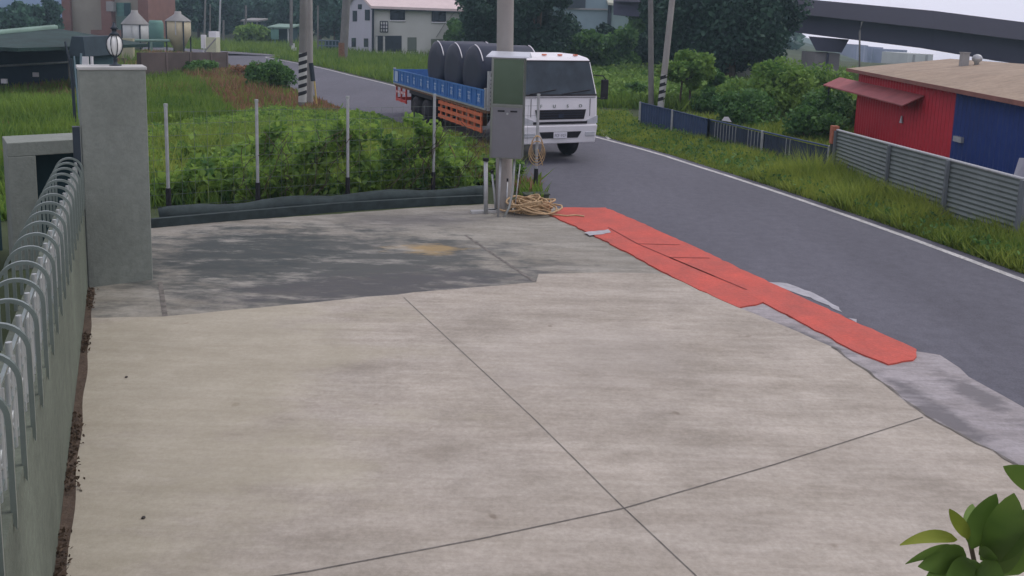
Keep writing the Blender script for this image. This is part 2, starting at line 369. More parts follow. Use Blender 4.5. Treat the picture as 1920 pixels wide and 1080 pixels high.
# ================= THE SETTING =================
wl_px = [(1915, 525), (1700, 445), (1500, 375), (1300, 310), (1120, 258), (735, 160), (660, 142), (590, 125), (500, 108), (445, 98)]
wl = [G(*p) for p in wl_px]
wl = [wl[0]+(wl[0]-wl[1]).normalized()*3.0*k for k in (4, 3, 2, 1)] + wl + [wl[-1]+Vector((-60, 35, 0))]
def resample(pts, step=1.2):
    out = []
    for i in range(len(pts)-1):
        p0 = pts[max(i-1, 0)]; p1 = pts[i]; p2 = pts[i+1]; p3 = pts[min(i+2, len(pts)-1)]
        k = max(2, int((p2-p1).length/step))
        for j in range(k):
            t = j/k; out.append(.5*((2*p1)+(p2-p0)*t+(2*p0-5*p1+4*p2-p3)*t*t+(3*p1-p0-3*p2+p3)*t**3))
    return out+[pts[-1]]
wlr = resample(wl)
def offs(pts, d):
    r = []
    for i, p in enumerate(pts):
        t = (pts[min(i+1, len(pts)-1)]-pts[max(i-1, 0)]).normalized(); r.append(p+Vector((-t.y, t.x, 0))*d)
    return r
RW = 5.9
left_edge = offs(wlr, RW); right_edge = offs(wlr, -.28)
def ribbon(a, b, z, mi=0, mb=None):
    mb = mb or MB(); n = len(a)
    vs = [(p[0], p[1], z) for p in a]+[(p[0], p[1], z) for p in b]
    return mb.add(vs, [(i, i+1, n+i+1, n+i) for i in range(n-1)], mi)
g = MB()   # ground: one sheet to the horizon, finer near the site
gx = sorted(set([-3000, -1500, -700, -300, -120, -50, 0]+list(range(10, 130, 6))+[150, 200, 260, 340, 450, 650, 1000, 1800, 3000])); gy = [-60, 0, 40, 80, 100, 110, 118, 128, 140, 160, 200, 260, 350, 500, 800, 1300, 2200, 3500]
def gz_(x, y):       # land is level here and falls away beyond the elevated road on the right
    az = math.degrees(math.atan2(x, max(y, 1))); k = min(1, max(0, (az-19.5)/2.5)); k = k*k*(3-2*k); return -max(0, math.hypot(x, y)-118)*.05*k
g.add([(x, y, gz_(x, y)) for y in gy for x in gx], [(j*len(gx)+i, j*len(gx)+i+1, (j+1)*len(gx)+i+1, (j+1)*len(gx)+i) for j in range(len(gy)-1) for i in range(len(gx)-1)])
struct('ground', g, M['earth'])
struct('road', ribbon(right_edge, left_edge, .004), M['asphalt'])
struct('road_edge_line', ribbon(offs(wlr, .07), offs(wlr, -.07), .009), M['line_paint'])

def poly_sheet(px, z, mi=0, mb=None):
    pts = [G(*p) if len(p) == 2 else Vector((p[0], p[1], 0)) for p in px]
    mb = mb or MB(); n = len(pts)
    a = sum(pts[i].x*pts[(i+1) % n].y-pts[(i+1) % n].x*pts[i].y for i in range(n))
    if a < 0: pts = pts[::-1]
    return mb.add([(p.x, p.y, z) for p in pts], [tuple(range(n))], mi)
def rough(px, amp=.03, step=.15, close=True):
    """uneven hand-laid edge through ground points"""
    pts = [G(*p) for p in px]; out = []
    for i in range(len(pts)-(0 if close else 1)):
        a, b = pts[i], pts[(i+1) % len(pts)]; k = max(1, int((b-a).length/step))
        for j in range(k):
            q = a.lerp(b, j/k)
            if j: q = q+Vector((RNG.normal()*amp, RNG.normal()*amp, 0))
            out.append((q.x, q.y))
    if not close: out.append((pts[-1].x, pts[-1].y))
    return out
old_poly = rough([(150, 470), (285, 428), (480, 412), (620, 403), (760, 392), (905, 384), (1035, 385), (1110, 425), (1260, 515), (1300, 640), (900, 640), (300, 640), (130, 620)], .012)
struct('old_paving', MB().prism(old_poly, -.05, .012), M['old_slab'])
apron_px = [(1250, 517), (1385, 578), (1432, 570), (1530, 620), (1600, 655), (1660, 684), (1712, 660), (1762, 668), (1800, 693), (1850, 728), (1925, 770), (2100, 900), (2100, 1000), (1930, 920), (1700, 800), (1450, 690)]
struct('apron', MB().prism(rough(apron_px, .02, .2), -.05, .017), M['apron'])
slab_px = [(165, 600), (305, 598), (600, 570), (800, 550), (1005, 533), (1010, 517), (1130, 514), (1245, 517)]
seam_px = [(1245, 517), (1390, 583), (1500, 628), (1560, 655), (1640, 712), (1735, 785), (1860, 850), (1930, 895), (2100, 980)]
slab_poly = rough(slab_px, .008, .2, False)[:-1]+rough(seam_px, .02, .2, False)
p_end = Vector((-2.2, 2.6)); slab_poly += [(6.5, 1.0), (3, .2), (-1.3, .2)]
wb_a = G(165, 545); wb_b = G(105, 1060)
wd = (wb_b-wb_a).normalized(); wn = Vector((-wd.y, wd.x, 0))       # wn points into the yard (+x)
if wn.x < 0: wn = -wn
slab_poly += [tuple((wb_a+wd*9+wn*.05)[:2]), tuple((wb_a+wd*.9+wn*.02)[:2])]
sl = MB().prism(slab_poly, -.05, .03, 0)
def joint(mb, pts, wdt, z, mi):
    r = [Vector((p[0], p[1], 0)) for p in pts]
    return ribbon(offs(r, wdt/2), offs(r, -wdt/2), z, mi, mb)
joint(sl, [G(757, 562), G(1000, 790), G(1170, 960), G(1300, 1083), G(1500, 1290)], .011, .033, 1)
joint(sl, [G(1730, 788), G(1450, 878), G(1170, 960), G(900, 1018), G(575, 1080), G(300, 1120)], .011, .0345, 1)
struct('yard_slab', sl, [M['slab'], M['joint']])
ol = MB(); joint(ol, [G(872, 442), G(935, 485), G(1003, 530)], .05, .016, 0)
joint(ol, [G(300, 530), G(310, 597)], .06, .016, 0)
struct('old_paving_joint', ol, M['joint'])
sj = rough(seam_px[3:], .012, .12, False); sv_ = [Vector((p[0], p[1], 0)) for p in sj]
struct('seam_crack', ribbon([p+Vector((.010+.012*math.sin(i*1.7), 0, 0)) for i, p in enumerate(sv_)], [p+Vector((-.012-.010*math.sin(i*2.3+1), -.012, 0)) for i, p in enumerate(sv_)], .036), M['joint'])
# red painted strip
red_px = [(1057, 392), (1135, 392), (1215, 427), (1300, 465), (1400, 513), (1500, 560), (1600, 607), (1718, 660), (1712, 680), (1665, 688), (1600, 662), (1500, 608), (1430, 571), (1385, 581), (1300, 542), (1240, 512), (1180, 478), (1105, 440), (1028, 404)]
rd = MB().prism(rough(red_px, .012, .12), -.02, .036, 0)
for pts in ([(1140, 430), (1195, 461), (1340, 523)], [(1195, 461), (1275, 463)], [(1255, 487), (1330, 488)], [(1255, 487), (1400, 548)]):
    joint(rd, [G(*p) for p in pts], .028, .040, 1)
struct('painted_kerb_strip', rd, [M['red_paint'], M['red_dark']])
ps = MB()
for poly in ([(1440, 530), (1475, 532), (1520, 548), (1562, 572), (1580, 587), (1560, 579), (1520, 559), (1470, 542)], [(1590, 597), (1606, 600), (1606, 606)], [(1095, 440), (1140, 434), (1145, 440), (1105, 446)]):
    z = .010 if poly[0][0] > 1200 else .042
    q = rough(poly, .02, .1); n = len(q); a = sum(q[i][0]*q[(i+1) % n][1]-q[(i+1) % n][0]*q[i][1] for i in range(n))
    if a < 0: q = q[::-1]
    ps.add([(p[0], p[1], z) for p in q], [tuple(range(n))])
struct('cement_splash', ps, mat('splash', (.36, .36, .38), .9, .2, 8))
# far rocks: slate blue hill on the far left
hl = MB(); ridge = [(-200, 30), (-60, 10), (0, -25), (40, -38), (80, -42), (112, -45), (180, -30), (300, 10), (420, 20), (560, 30)]
top = [A(x, y, 2300) for x, y in ridge]
vs = [(p.x*.09, p.y*.09, -.5) for p in top]+[tuple(p) for p in top]+[(p.x*1.3, p.y*1.4, -5) for p in top]; n = len(top)
hl.add(vs, [(i, i+1, n+i+1, n+i) for i in range(n-1)]+[(n+i, n+i+1, 2*n+i+1, 2*n+i) for i in range(n-1)], 0, True)
struct('hills', hl, M['hill'])
# dirt along the wall foot
P = []
for i in range(1500):
    t = random.uniform(.1, 8.6); P.append(wb_a+wd*t+wn*random.gauss(.03, .035))
dm = MB(); joint(dm, [wb_a+wd*t+wn*(.035+.010*math.sin(t*5)) for t in np.arange(0, 9, .15)], .085, .0345, 0)
tag(dm.build('soil', M['soil']), kind='stuff')
Pn = np.array([tuple(p) for p in P]); Pn[:, 2] = .03; cl = wave(Pn, 1.9, 3) > .5; Pn = Pn[cl]
tag(grow('dry_weeds', leaf_cards(Pn+np.array([0, 0, .05])*RNG.uniform(0, 1, (len(Pn), 1)), .022), 4, leaf_mat('dead_leaves', (.04, .03, .02), (.13, .09, .06))), kind='stuff')

# ================= LEFT WALL WITH STAINLESS HOOPS =================
WT = 1.20; WTH = .30; WSL = .030     # the wall top rises gently towards the camera
wall = empty('boundary_wall', wb_a, 'grey green rendered wall topped by the hooped railing at left of the yard', 'wall')
mw = mat('stained_render', (.15, .175, .135), .9, .22, 1.0, bump=.25, stretch=(1, 1, .3), grain=.25, gscale=12)
wm = MB().slab(wb_a-wn*(WTH/2)-wd*.0, wb_a-wn*(WTH/2)+wd*9.5, -.05, WT, WTH, 0, None, WT+WSL*9.5)
part(wall, 'wall_body', wm, mw)
# rain stains running down from the far top corner: thin render patches
rl = empty('hooped_railing', wb_a-wn*.15+Vector((0, 0, WT)), 'stainless steel railing of arched hoops on top of the left wall', 'railing')
hoopm = None; inst = []
def hoop_mesh():
    mb = MB(); wv = .31; top = .44; n = 16; prof = []
    prof.append((wv/2+.0, -.04)); prof.append((wv/2, top-.02))
    for k in range(1, n):
        a = math.pi*k/n; prof.append((wv/2*math.cos(a), top+.17*math.sin(a)))
    prof.append((-wv/2, top-.02)); prof.append((-wv/2, 0))
    vs = []; t = .012; hw = .012
    for i, (x, z) in enumerate(prof):
        a = prof[max(i-1, 0)]; b = prof[min(i+1, len(prof)-1)]; dx, dz = b[0]-a[0], b[1]-a[1]; ln = math.hypot(dx, dz); nx, nz_ = dz/ln, -dx/ln
        for sx in (-1, 1):
            for sy in (-1, 1):
                p = wn*(x+nx*t*sx)+Vector((0, 0, z+nz_*t*sx))+wd*(hw*sy); vs.append(tuple(p))
    m = len(prof); fs = []
    for i in range(m-1):
        b0, b1 = i*4, (i+1)*4
        for a, c in ((0, 1), (1, 3), (3, 2), (2, 0)): fs.append((b0+a, b0+c, b1+c, b1+a))
    # pointed foot on the yard side
    tip = wn*(wv/2+.01)+Vector((0, 0, -.09)); vs.append(tuple(tip+wd*hw)); vs.append(tuple(tip-wd*hw))
    q = len(vs); fs += [(0, 1, q-2, q-1), (2, 3, q-2, q-1), (1, 3, q-2), (0, 2, q-1), ((m-1)*4, (m-1)*4+1, (m-1)*4+3, (m-1)*4+2)]
    mb.add(vs, fs); return mb
hm = hoop_mesh(); first = None
for i in range(20):
    s = .05+i*.45
    if i == 0:
        first = hm.build('hoop', M['steel_dull'], rl)
        first.location = wd*s+Vector((0, 0, WSL*s))
    else:
        c = first.copy(); COL.objects.link(c); c.parent = rl; c.location = wd*s+Vector((0, 0, WSL*s))
pk = None
for i in range(19):
    s = .05+(i+.5)*.45
    if pk is None:
        mb = MB(); zt = .58
        mb.tube(wn*.09+Vector((0, 0, 0)), wn*.09+Vector((0, 0, zt)), .016, n=8)
        mb.tube(wn*.09+wd*.12+Vector((0, 0, 0)), wn*.09+wd*.12+Vector((0, 0, zt-.12)), .012, n=8)
        mb.tube(wn*.09-wd*.12+Vector((0, 0, 0)), wn*.09-wd*.12+Vector((0, 0, zt-.12)), .012, n=8)
        ring = [wn*.09+wd*(.06*math.cos(a))+Vector((0, 0, .40+.06*math.sin(a))) for a in np.linspace(0, 2*math.pi, 13)]; mb.path(ring, .008, 5)
        ring = [wn*.09+wd*(.05*math.cos(a)+.0)+Vector((0, 0, .16+.05*math.sin(a))) for a in np.linspace(0, 2*math.pi, 13)]; mb.path(ring, .008, 5)
        pk = mb.build('picket', M['steel_bright'], rl); pk.location = wd*s+Vector((0, 0, WSL*s))
    else:
        c = pk.copy(); COL.objects.link(c); c.parent = rl; c.location = wd*s+Vector((0, 0, WSL*s))
mb = MB()
for z in (.05, .28, .50): mb.box(wn*.09+wd*4.3+Vector((0, 0, z+WSL*4.3)), (8.8, .02, .02), math.atan2(wd.y, wd.x), 0, 0, -math.atan(WSL))
mb.build('rail', M['steel_dull'], rl)

# ================= GATE PILLAR AND LAMP =================
pa = G(166, 541); pb = G(287, 526); pdv = (pb-pa).normalized(); pnv = Vector((-pdv.y, pdv.x, 0)); PW = (pb-pa).length
ang = math.atan2(pdv.y, pdv.x); pc = pa+pdv*PW/2+pnv*.25
pil = empty('gate_pillar', pc, 'tall plain grey rendered gate pillar at the left end of the yard', 'pillar', rz=ang)
mb = MB().box((0, 0, 1.47), (PW, .5, 2.94)); mb.build('pillar_body', M['render_grey'], pil, .012)
mb = MB().box((0, 0, 2.96), (PW+.03, .53, .045)); mb.build('pillar_cap', M['cap'], pil, .01)
lp = empty('pillar_lamp', pc+Vector((.0, 0, 3.043)), 'globe lantern with black cage standing on the grey gate pillar', 'lamp')
lp.location = pc+Vector((.05, .02, 2.983)); lp.scale = (.58, .58, .62)
MB().lathe((0, 0, 0), [(.13, 0), (.13, .02), (.05, .04), (.035, .10), (.05, .13), (.03, .16), (.06, .20), (.02, .22)], 16).build('lamp_base', M['dark_frame'], lp)
MB().lathe((0, 0, 0), [(.04, .21), (.10, .26), (.15, .36), (.165, .46), (.15, .55), (.10, .62), (.05, .65)], 20).build('globe', M['lamp_glass'], lp)
mb = MB()
for k in range(8):
    a = 2*math.pi*k/8; mb.path([(r*math.cos(a), r*math.sin(a), z) for r, z in ((.05, .20), (.12, .26), (.17, .36), (.185, .46), (.17, .56), (.12, .64), (.06, .68))], .011, 5)
mb.build('cage', M['dark_frame'], lp)
MB().lathe((0, 0, 0), [(.10, .66), (.11, .68), (.05, .72), (.05, .78), (.09, .80), (.05, .84), (.015, .94)], 16).build('finial', M['dark_frame'], lp)
# narrow dark upright strip beside the pillar
gp = MB().hexa([pa-pdv*.10-pnv*.02, pa-pdv*.015-pnv*.02, pa-pdv*.015+pnv*.1, pa-pdv*.10+pnv*.1], [p+Vector((0, 0, 2.2)) for p in (pa-pdv*.10-pnv*.02, pa-pdv*.015-pnv*.02, pa-pdv*.015+pnv*.1, pa-pdv*.10+pnv*.1)])
tag(gp.build('dark_strip', M['dark_frame']), 'narrow dark upright strip against left edge of the gate pillar', 'post')
# concrete portal left of the pillar
Yp = 11.6
q0 = A(12, 275, Yp-.55); q1 = A(150, 252, Yp+.0)
pr = empty('concrete_portal', (q0.x, q0.y, 0), 'squared grey concrete frame around a dark opening behind the railing', 'portal')
zt = (q0.z+q1.z)/2
dq = (Vector((q1.x, q1.y, 0))-Vector((q0.x, q0.y, 0))).normalized()
e0 = Vector((q0.x, q0.y, 0)); e1 = e0+dq*1.75; nq = Vector((-dq.y, dq.x, 0))
mb = MB().slab(e0+nq*.3, e1+nq*.3, zt-.20, zt, .75); part(pr, 'lintel', mb, M['render_grey'], .01)
mb = MB().slab(e0+nq*.3, e0+dq*.34+nq*.3, 0, zt-.20, .75); part(pr, 'column', mb, M['render_grey'], .01)
mb = MB().slab(e0+dq*.34+nq*.55, e1+nq*.55, 0, zt-.20, .04); part(pr, 'door_panel', mb, M['teal_dark'])
# neighbouring dark steel gate leaf at extreme left
sv = MB().slab(e0-dq*1.5+nq*1.2, e0-dq*.05+nq*1.2, 0, 1.9, .05); tag(sv.build('sheet_gate', M['teal_dark']), 'dark teal sheet gate leaf at far left edge of the concrete frame', 'gate')

# ================= WIRE FENCE WITH NET AND VINES =================
posts = [((317, 402), 2.02), ((484, 389), 2.07), ((652, 377), 2.11), ((812, 365), 2.13), ((1004, 357), 2.13)]
pts = [G(*p) for p, h in posts]
wf = empty('net_fence', pts[0], 'see-through wire fence on five steel posts with black feet, behind the old paving', 'fence')
for (p, h), q in zip(posts, pts):
    mb = MB().tube(q, q+Vector((0, 0, h)), .032, n=10); po = part(wf, 'post', mb, M['galv'])
    mb = MB().tube(q+Vector((0, 0, -.02)), q+Vector((0, 0, .5)), .048, n=10); local(wf, mb).build('post_foot', M['black'], po)
    mb = MB().tube(q+Vector((0, 0, h)), q+Vector((0, 0, h+.05)), .038, n=10); local(wf, mb).build('post_cap', M['steel_bright'], po)
ext = [pts[0]-(pts[1]-pts[0])*.62]+pts
mb = MB()
for i in range(len(ext)-1):
    a, b = ext[i], ext[i+1]
    for z in np.arange(.15, 1.95, .22): mb.tube(a+Vector((0, .04, z)), b+Vector((0, .04, z)), .0035, n=3, caps=False)
    k = int((b-a).length/.22)
    for j in range(k):
        c = a.lerp(b, j/k)+Vector((0, .04, 0)); mb.tube(c, c+Vector((0, 0, 1.93)), .003, n=3, caps=False)
part(wf, 'wire_mesh', mb, M['wire'])
bb = [G(283, 428), G(480, 410), G(640, 396), G(800, 386), G(905, 381)]
tagged = MB()
for i in range(len(bb)-1):
    tagged.slab(bb[i], bb[i+1], -.02, .17, .10)
bo = tagged.build('base_board', M['net']); bo.parent = wf; bo.matrix_parent_inverse = Matrix.Translation(-wf.location)
# dark shade net rolled at the foot
nr = MB(); line = resample([b+Vector((0, .35, 0)) for b in bb], .25)
nr.path([p+Vector((0, RNG.normal()*.02, .12+.03*math.sin(i*.9))) for i, p in enumerate(line)], .16, 8)
tag(nr.build('rolled_net', M['net']), 'dark shade net rolled up along the foot of the wire fence', 'net')

# ================= UTILITY POLE, CABINET, CONDUITS, ROPE =================
pbase = G(944, 402)
pbk = pbase+Vector((0, .28, 0)); up = A(949, -160, pbk.y)
tag(MB().tube(pbk, up, .165, .16, 20).build('utility_pole', M['pole_conc']), 'thick pale concrete pole rising behind the steel meter cabinet', 'pole')
cY = pbase.y-.42
c0 = A(919, 297, cY); c1 = A(980, 295, cY+.02); ct = A(992, 108, cY+.02); zb = c0.z; ztp = A(955, 108, cY).z
cw = (c1-c0).length; cdv = Vector((c1.x-c0.x, c1.y-c0.y, 0)).normalized()
cab = empty('meter_cabinet', (c0.x+cw/2, cY+.17, 0), 'tall stainless steel meter cabinet mounted on the concrete pole', 'cabinet', rz=rad(-8))
MB().box((0, 0, (zb+ztp)/2), (cw, .34, ztp-zb)).build('cabinet_body', M['steel'], cab, .01)
MB().box((0.02, -.174, zb+(ztp-zb)*.26), (cw-.05, .012, (ztp-zb)*.50)).build('lower_door', mat('brushed_steel', (.20, .205, .22), .45, .06, 3, metal=.5), cab, .004)
ud = MB().box((0.02, -.174, zb+(ztp-zb)*.765), (cw-.05, .012, (ztp-zb)*.44)).build('upper_door', mat('green_reflection_steel', (.12, .17, .12), .22, .12, 2, metal=.8), cab, .004)  # reflected greenery painted into the upper door's steel colour
for x in (-.10, .14): MB().box((x, -.184, zb+(ztp-zb)*.475), (.13, .01, .03)).build('slot', M['black'], cab)
MB().tube((.02, -.18, zb+(ztp-zb)*.45), (.02, -.195, zb+(ztp-zb)*.45), .02, n=12).build('lock', M['steel_bright'], cab)
MB().box((0.02, -.184, zb+(ztp-zb)*.53), (cw-.02, .02, .018)).build('door_ledge', M['steel'], cab)
mb = MB().hexa([Vector((-cw/2-.10, -.24, ztp)), Vector((cw/2+.10, -.24, ztp)), Vector((cw/2+.10, .20, ztp)), Vector((-cw/2-.10, .20, ztp))], [Vector((-cw/2-.08, -.22, ztp+.03)), Vector((cw/2+.08, -.22, ztp+.03)), Vector((cw/2+.06, .20, ztp+.10)), Vector((-cw/2-.06, .20, ztp+.10))])
mb.build('cabinet_roof', mat('pale_roof_steel', (.55, .58, .62), .4, .05, 3, metal=.3), cab)
def pipe(px0, px1, r, m, name, label, yo=0.0, kink=None, capm=None):
    a = G(*px0); a.y += yo; b = A(px1[0], px1[1], a.y+.05)
    p = [a, b] if not kink else [a]+[A(k[0], k[1], a.y+.04) for k in kink]+[b]
    o = empty(name, a, label, 'pipe', 'conduits under the meter cabinet')
    part(o, 'tube', MB().path(p, r, 10), m)
    if capm: part(o, 'black_cap', MB().tube(b, b+Vector((0, 0, .06)), r*1.4, n=10), capm)
pipe((911, 402), (911, 302), .042, M['galv'], 'conduit_pipe', 'thickest upright grey conduit, leftmost under the meter cabinet', capm=M['black'])
pipe((930, 398), (923, 325), .022, M['galv'], 'conduit_pipe', 'short slanting grey conduit just right of the thickest one', capm=M['black'])
pipe((934, 408), (939, 292), .022, M['galv'], 'conduit_pipe', 'thin upright conduit reaching the cabinet floor near its middle')
pipe((950, 400), (951, 340), .018, M['galv'], 'conduit_pipe', 'shortest black capped conduit below the cabinet middle', capm=M['black'])
pipe((945, 408), (965, 292), .024, M['steel_bright'], 'conduit_pipe', 'bright curved conduit sweeping right and up into the cabinet', kink=[(955, 388), (961, 360), (963, 330)])
pipe((964, 404), (975, 308), .012, M['galv'], 'guy_tube', 'thin slanting tube rightmost under the cabinet')
ft = MB()
for (x, y, sx) in ((906, 400, .5), (925, 398, .35)): ft.box(G(x, y)+Vector((0, 0, .03)), (sx, .14, .06), rad(14))
tag(ft.build('cement_footing', M['cap']), 'pale cement footing around the conduit bottoms', 'footing')
# mossy box and rope
bx = G(1005, 386)
tag(MB().box(bx+Vector((0, 0.25, .09)), (.5, .24, .2), rad(15)).box(bx+Vector((0, .25, .205)), (.54, .28, .03), rad(15)).build('valve_box', M['moss'], None, .01), 'low dark mossy box between the rope heap and fence post', 'box')
rp = MB(); rc = G(994, 403)
for k in range(20):
    r = random.uniform(.16, .42); cx, cy = rc.x+random.gauss(0, .10), rc.y+random.gauss(.08, .10); t0 = random.uniform(0, 6.28); tl = random.uniform(-.35, .35); z = .04+k*.012
    pl = []
    for j in range(34):
        a = t0+j/33*random.uniform(6.0, 6.4); rr = r*(1+.10*math.sin(3*a+k)); pl.append((cx+rr*1.15*math.cos(a), cy+rr*.75*math.sin(a), max(.03, z+.05*math.sin(a*2+k)+tl*.18*math.cos(a)+.02)))
    rp.path(pl, .018, 6)
rp.path([rc+Vector((.4+.08*j, -.15+.04*math.sin(j*1.3), .05)) for j in range(9)], .016, 6)
tag(rp.build('rope_heap', M['rope']), 'tangled heap of thick tan rope on the paving', 'rope')
rh = MB(); hp = pts[4]
for k in range(5):
    pl = []; zc = 1.02-.04*k; w_ = .11+.018*k; hh = .24+.03*(k % 3)
    for j in range(21):
        a = j/20*2*math.pi; pl.append(hp+Vector((w_*math.sin(a), -.05-.012*k, zc+hh*math.cos(a))))
    rh.path(pl, .009, 6)
rh.path([hp+Vector((.02+.02*j, -.07, .95-.06*j)) for j in range(7)], .014, 6)
tag(rh.build('rope_coil', M['rope']), 'coil of tan rope hanging on the fence post right of the cabinet', 'rope')

# ================= TRUCK =================
TA = rad(24); fr = G(1067, 289)
hd = Vector((math.sin(TA), -math.cos(TA), 0)); tleft = Vector((math.cos(TA), math.sin(TA), 0))
troot = fr-tleft*1.05                               # centre of front axle on the road
tk = empty('flatbed_truck', (troot.x, troot.y, .004), 'white cab flatbed lorry with blue drop sides coming down the road', 'truck', rz=math.atan2(hd.y, hd.x)); TS = .95; tk.scale = (TS, TS, TS)
# local frame: +x forward, +y to the driver's left (image right)
mb = MB(); hw = 1.19
prof = [(1.40, .64, hw), (1.47, .90, hw), (1.47, 1.45, hw), (1.45, 1.92, hw), (1.105, 2.91, hw-.09), (.98, 2.99, hw-.12), (.5, 3.05, hw-.15), (-.70, 3.06, hw-.15), (-.80, 2.80, hw-.08), (-.80, .95, hw), (-.56, .95, hw), (-.50, 1.12, hw), (0, 1.22, hw), (.48, 1.12, hw), (.62, .85, hw), (.64, .64, hw)]
n = len(prof)
vs = [(x, -h, z) for x, z, h in prof]+[(x, h, z) for x, z, h in prof]
mb.add(vs, [tuple(range(n)), tuple(range(2*n-1, n-1, -1))]+[(i, n+i, n+(i+1) % n, (i+1) % n) for i in range(n)])
cabo = mb.build('cab', M['white'], tk, .07)
def slope_panel(y0, y1, z0, z1, off, ty=0.0):   # panel on the sloping windscreen plane
    def X(z): return 1.45-(z-1.92)*.348+off
    f = lambda y, z: (X(z), y*(1-ty*(z-1.92)), z)
    return [f(y0, z0), f(y1, z0), f(y1, z1), f(y0, z1)]
mb = MB(); a = slope_panel(-1.12, 1.12, 1.96, 2.87, .012, .075); b = slope_panel(-1.12, 1.12, 1.96, 2.87, -.03, .075)
mb.hexa([b[0], b[1], a[1], a[0]], [b[3], b[2], a[2], a[3]]); mb.build('windscreen', M['glass_cab'], tk)
mb = MB()
for z0, z1 in ((1.925, 1.975), (2.865, 2.90)):
    a = slope_panel(-1.14, 1.14, z0, z1, .02, .075); b = slope_panel(-1.14, 1.14, z0, z1, -.03, .075); mb.hexa([b[0], b[1], a[1], a[0]], [b[3], b[2], a[2], a[3]])
mb.build('windscreen_seal', M['black'], tk)
for y0, y1, z0, z1 in ((-.95, -.15, 1.98, 2.10), (.05, .95, 1.98, 2.09)):
    a = slope_panel(y0, y1, 0, 0, 0)[0]; mb = MB().tube((1.475-(z0-1.92)*.348, y0, z0), (1.48-(z1-1.92)*.348, y1, z1), .014, n=6); mb.build('wiper', M['black'], tk)
for sgn in (-1, 1):
    mb = MB().box((.45, sgn*1.14, 2.36), (1.10, .05, .66)); o = mb.build('side_window', M['glass_cab'], tk)
    mb = MB().box((.35, sgn*(hw+.004), 1.55), (1.35, .012, .65)); d = mb.build('door', M['white'], tk, .01)
    MB().box((-.15, sgn*(hw+.02), 1.62), (.2, .03, .04)).build('handle', M['black'], d)
    mb = MB(); my = 1.53*sgn
    mb.box((1.22, my, 2.08), (.10, .22, .58)); mi = mb.build('mirror', M['black'], tk, .03)
    MB().path([(1.20, sgn*1.10, 2.50), (1.30, sgn*1.42, 2.48), (1.25, my, 2.38)], .018, 6).build('mirror_arm', M['black'], mi)
    MB().path([(1.30, sgn*1.15, 1.86), (1.32, sgn*1.42, 1.82), (1.25, my, 1.86)], .018, 6).build('mirror_arm', M['black'], mi)
    MB().hexa([(1.455, sgn*.88, 1.14), (1.40, sgn*1.19, 1.14), (1.478, sgn*1.19, 1.14), (1.492, sgn*.88, 1.14)], [(1.455, sgn*.84, 1.24), (1.40, sgn*1.19, 1.36), (1.475, sgn*1.19, 1.36), (1.490, sgn*.84, 1.24)]).build('headlight', M['light_lens'], tk)
    MB().box((1.50, sgn*.95, .84), (.04, .32, .14)).build('fog_light', M['light_lens'], tk, .02)
    MB().box((.0, sgn*1.05, .52), (.5, .28, .12)).build('step', M['black'], tk)
MB().hexa([(1.46, -.74, 1.27), (1.46, .74, 1.27), (1.492, .74, 1.27), (1.492, -.74, 1.27)], [(1.46, -.80, 1.54), (1.46, .80, 1.54), (1.488, .80, 1.54), (1.488, -.80, 1.54)]).build('grille', M['black'], tk)
mb = MB()
for z in (1.33, 1.40, 1.47): mb.box((1.494, 0, z), (.01, 1.4, .012))
mb.box((1.50, 0, 1.37), (.012, .16, .12)); mb.build('grille_bar', M['tank_blue'], tk)
MB().box((1.485, 0, 1.17), (.03, 1.7, .075)).build('lower_intake', M['black'], tk, .01)
mb = MB().hexa([(1.30, -1.17, .58), (1.30, 1.17, .58), (1.46, 1.15, .58), (1.46, -1.15, .58)], [(1.30, -1.195, 1.10), (1.30, 1.195, 1.10), (1.52, 1.185, 1.10), (1.52, -1.185, 1.10)])
bump_o = mb.build('bumper', M['white'], tk, .03)
MB().hexa([(1.46, -.56, .74), (1.46, .56, .74), (1.502, .56, .74), (1.502, -.56, .74)], [(1.46, -.66, .92), (1.46, .66, .92), (1.522, .66, .92), (1.522, -.66, .92)]).build('bumper_opening', M['black'], bump_o)
MB().box((1.535, -.02, .83), (.014, .42, .17)).build('number_plate', M['plate'], bump_o)
mb = MB()
for k in range(7):
    if k == 3: mb.box((1.545, -.02, .83), (.004, .02, .01)); continue
    y = -.02+(k-3)*.052
    mb.box((1.545, y-.012, .82), (.004, .007, .08)); mb.box((1.545, y+.006, .855), (.004, .03, .007)); mb.box((1.545, y+.006, .785 if k % 2 else .82), (.004, .03, .007))
mb.build('plate_digits', M['dark_frame'], bump_o)
# maker's letters above the grille
try:
    for ch, y in (('F', -.62), ('U', -.21), ('S', .21), ('O', .62)):
        cu = bpy.data.curves.new('badge_letter', 'FONT'); cu.body = ch; cu.size = .13; cu.extrude = .008; cu.align_x = 'CENTER'
        cu.materials.append(M['steel_dull']); fo_ = bpy.data.objects.new('f', cu); COL.objects.link(fo_); bpy.context.view_layer.update()
        me = bpy.data.meshes.new_from_object(fo_.evaluated_get(bpy.context.evaluated_depsgraph_get())); bpy.data.objects.remove(fo_)
        o = bpy.data.objects.new('badge_letter', me); COL.objects.link(o); o.parent = tk; o.location = (1.478, y, 1.60); o.rotation_euler = (rad(90), 0, rad(90))
except Exception as ex: print('font', ex)
mb = MB()
for y in (-.75, -.25, .25, .75): mb.box((.80, y, 3.045), (.1, .12, .04))
mb.build('roof_marker', M['orange'], tk, .01)
mb = MB()
for sgn in (-1, 1): mb.box((1.474, sgn*.93, 1.60), (.012, .012, .50))
mb.box((1.470, 0, 1.885), (.012, 2.2, .012)); mb.build('panel_gap', M['black'], cabo)
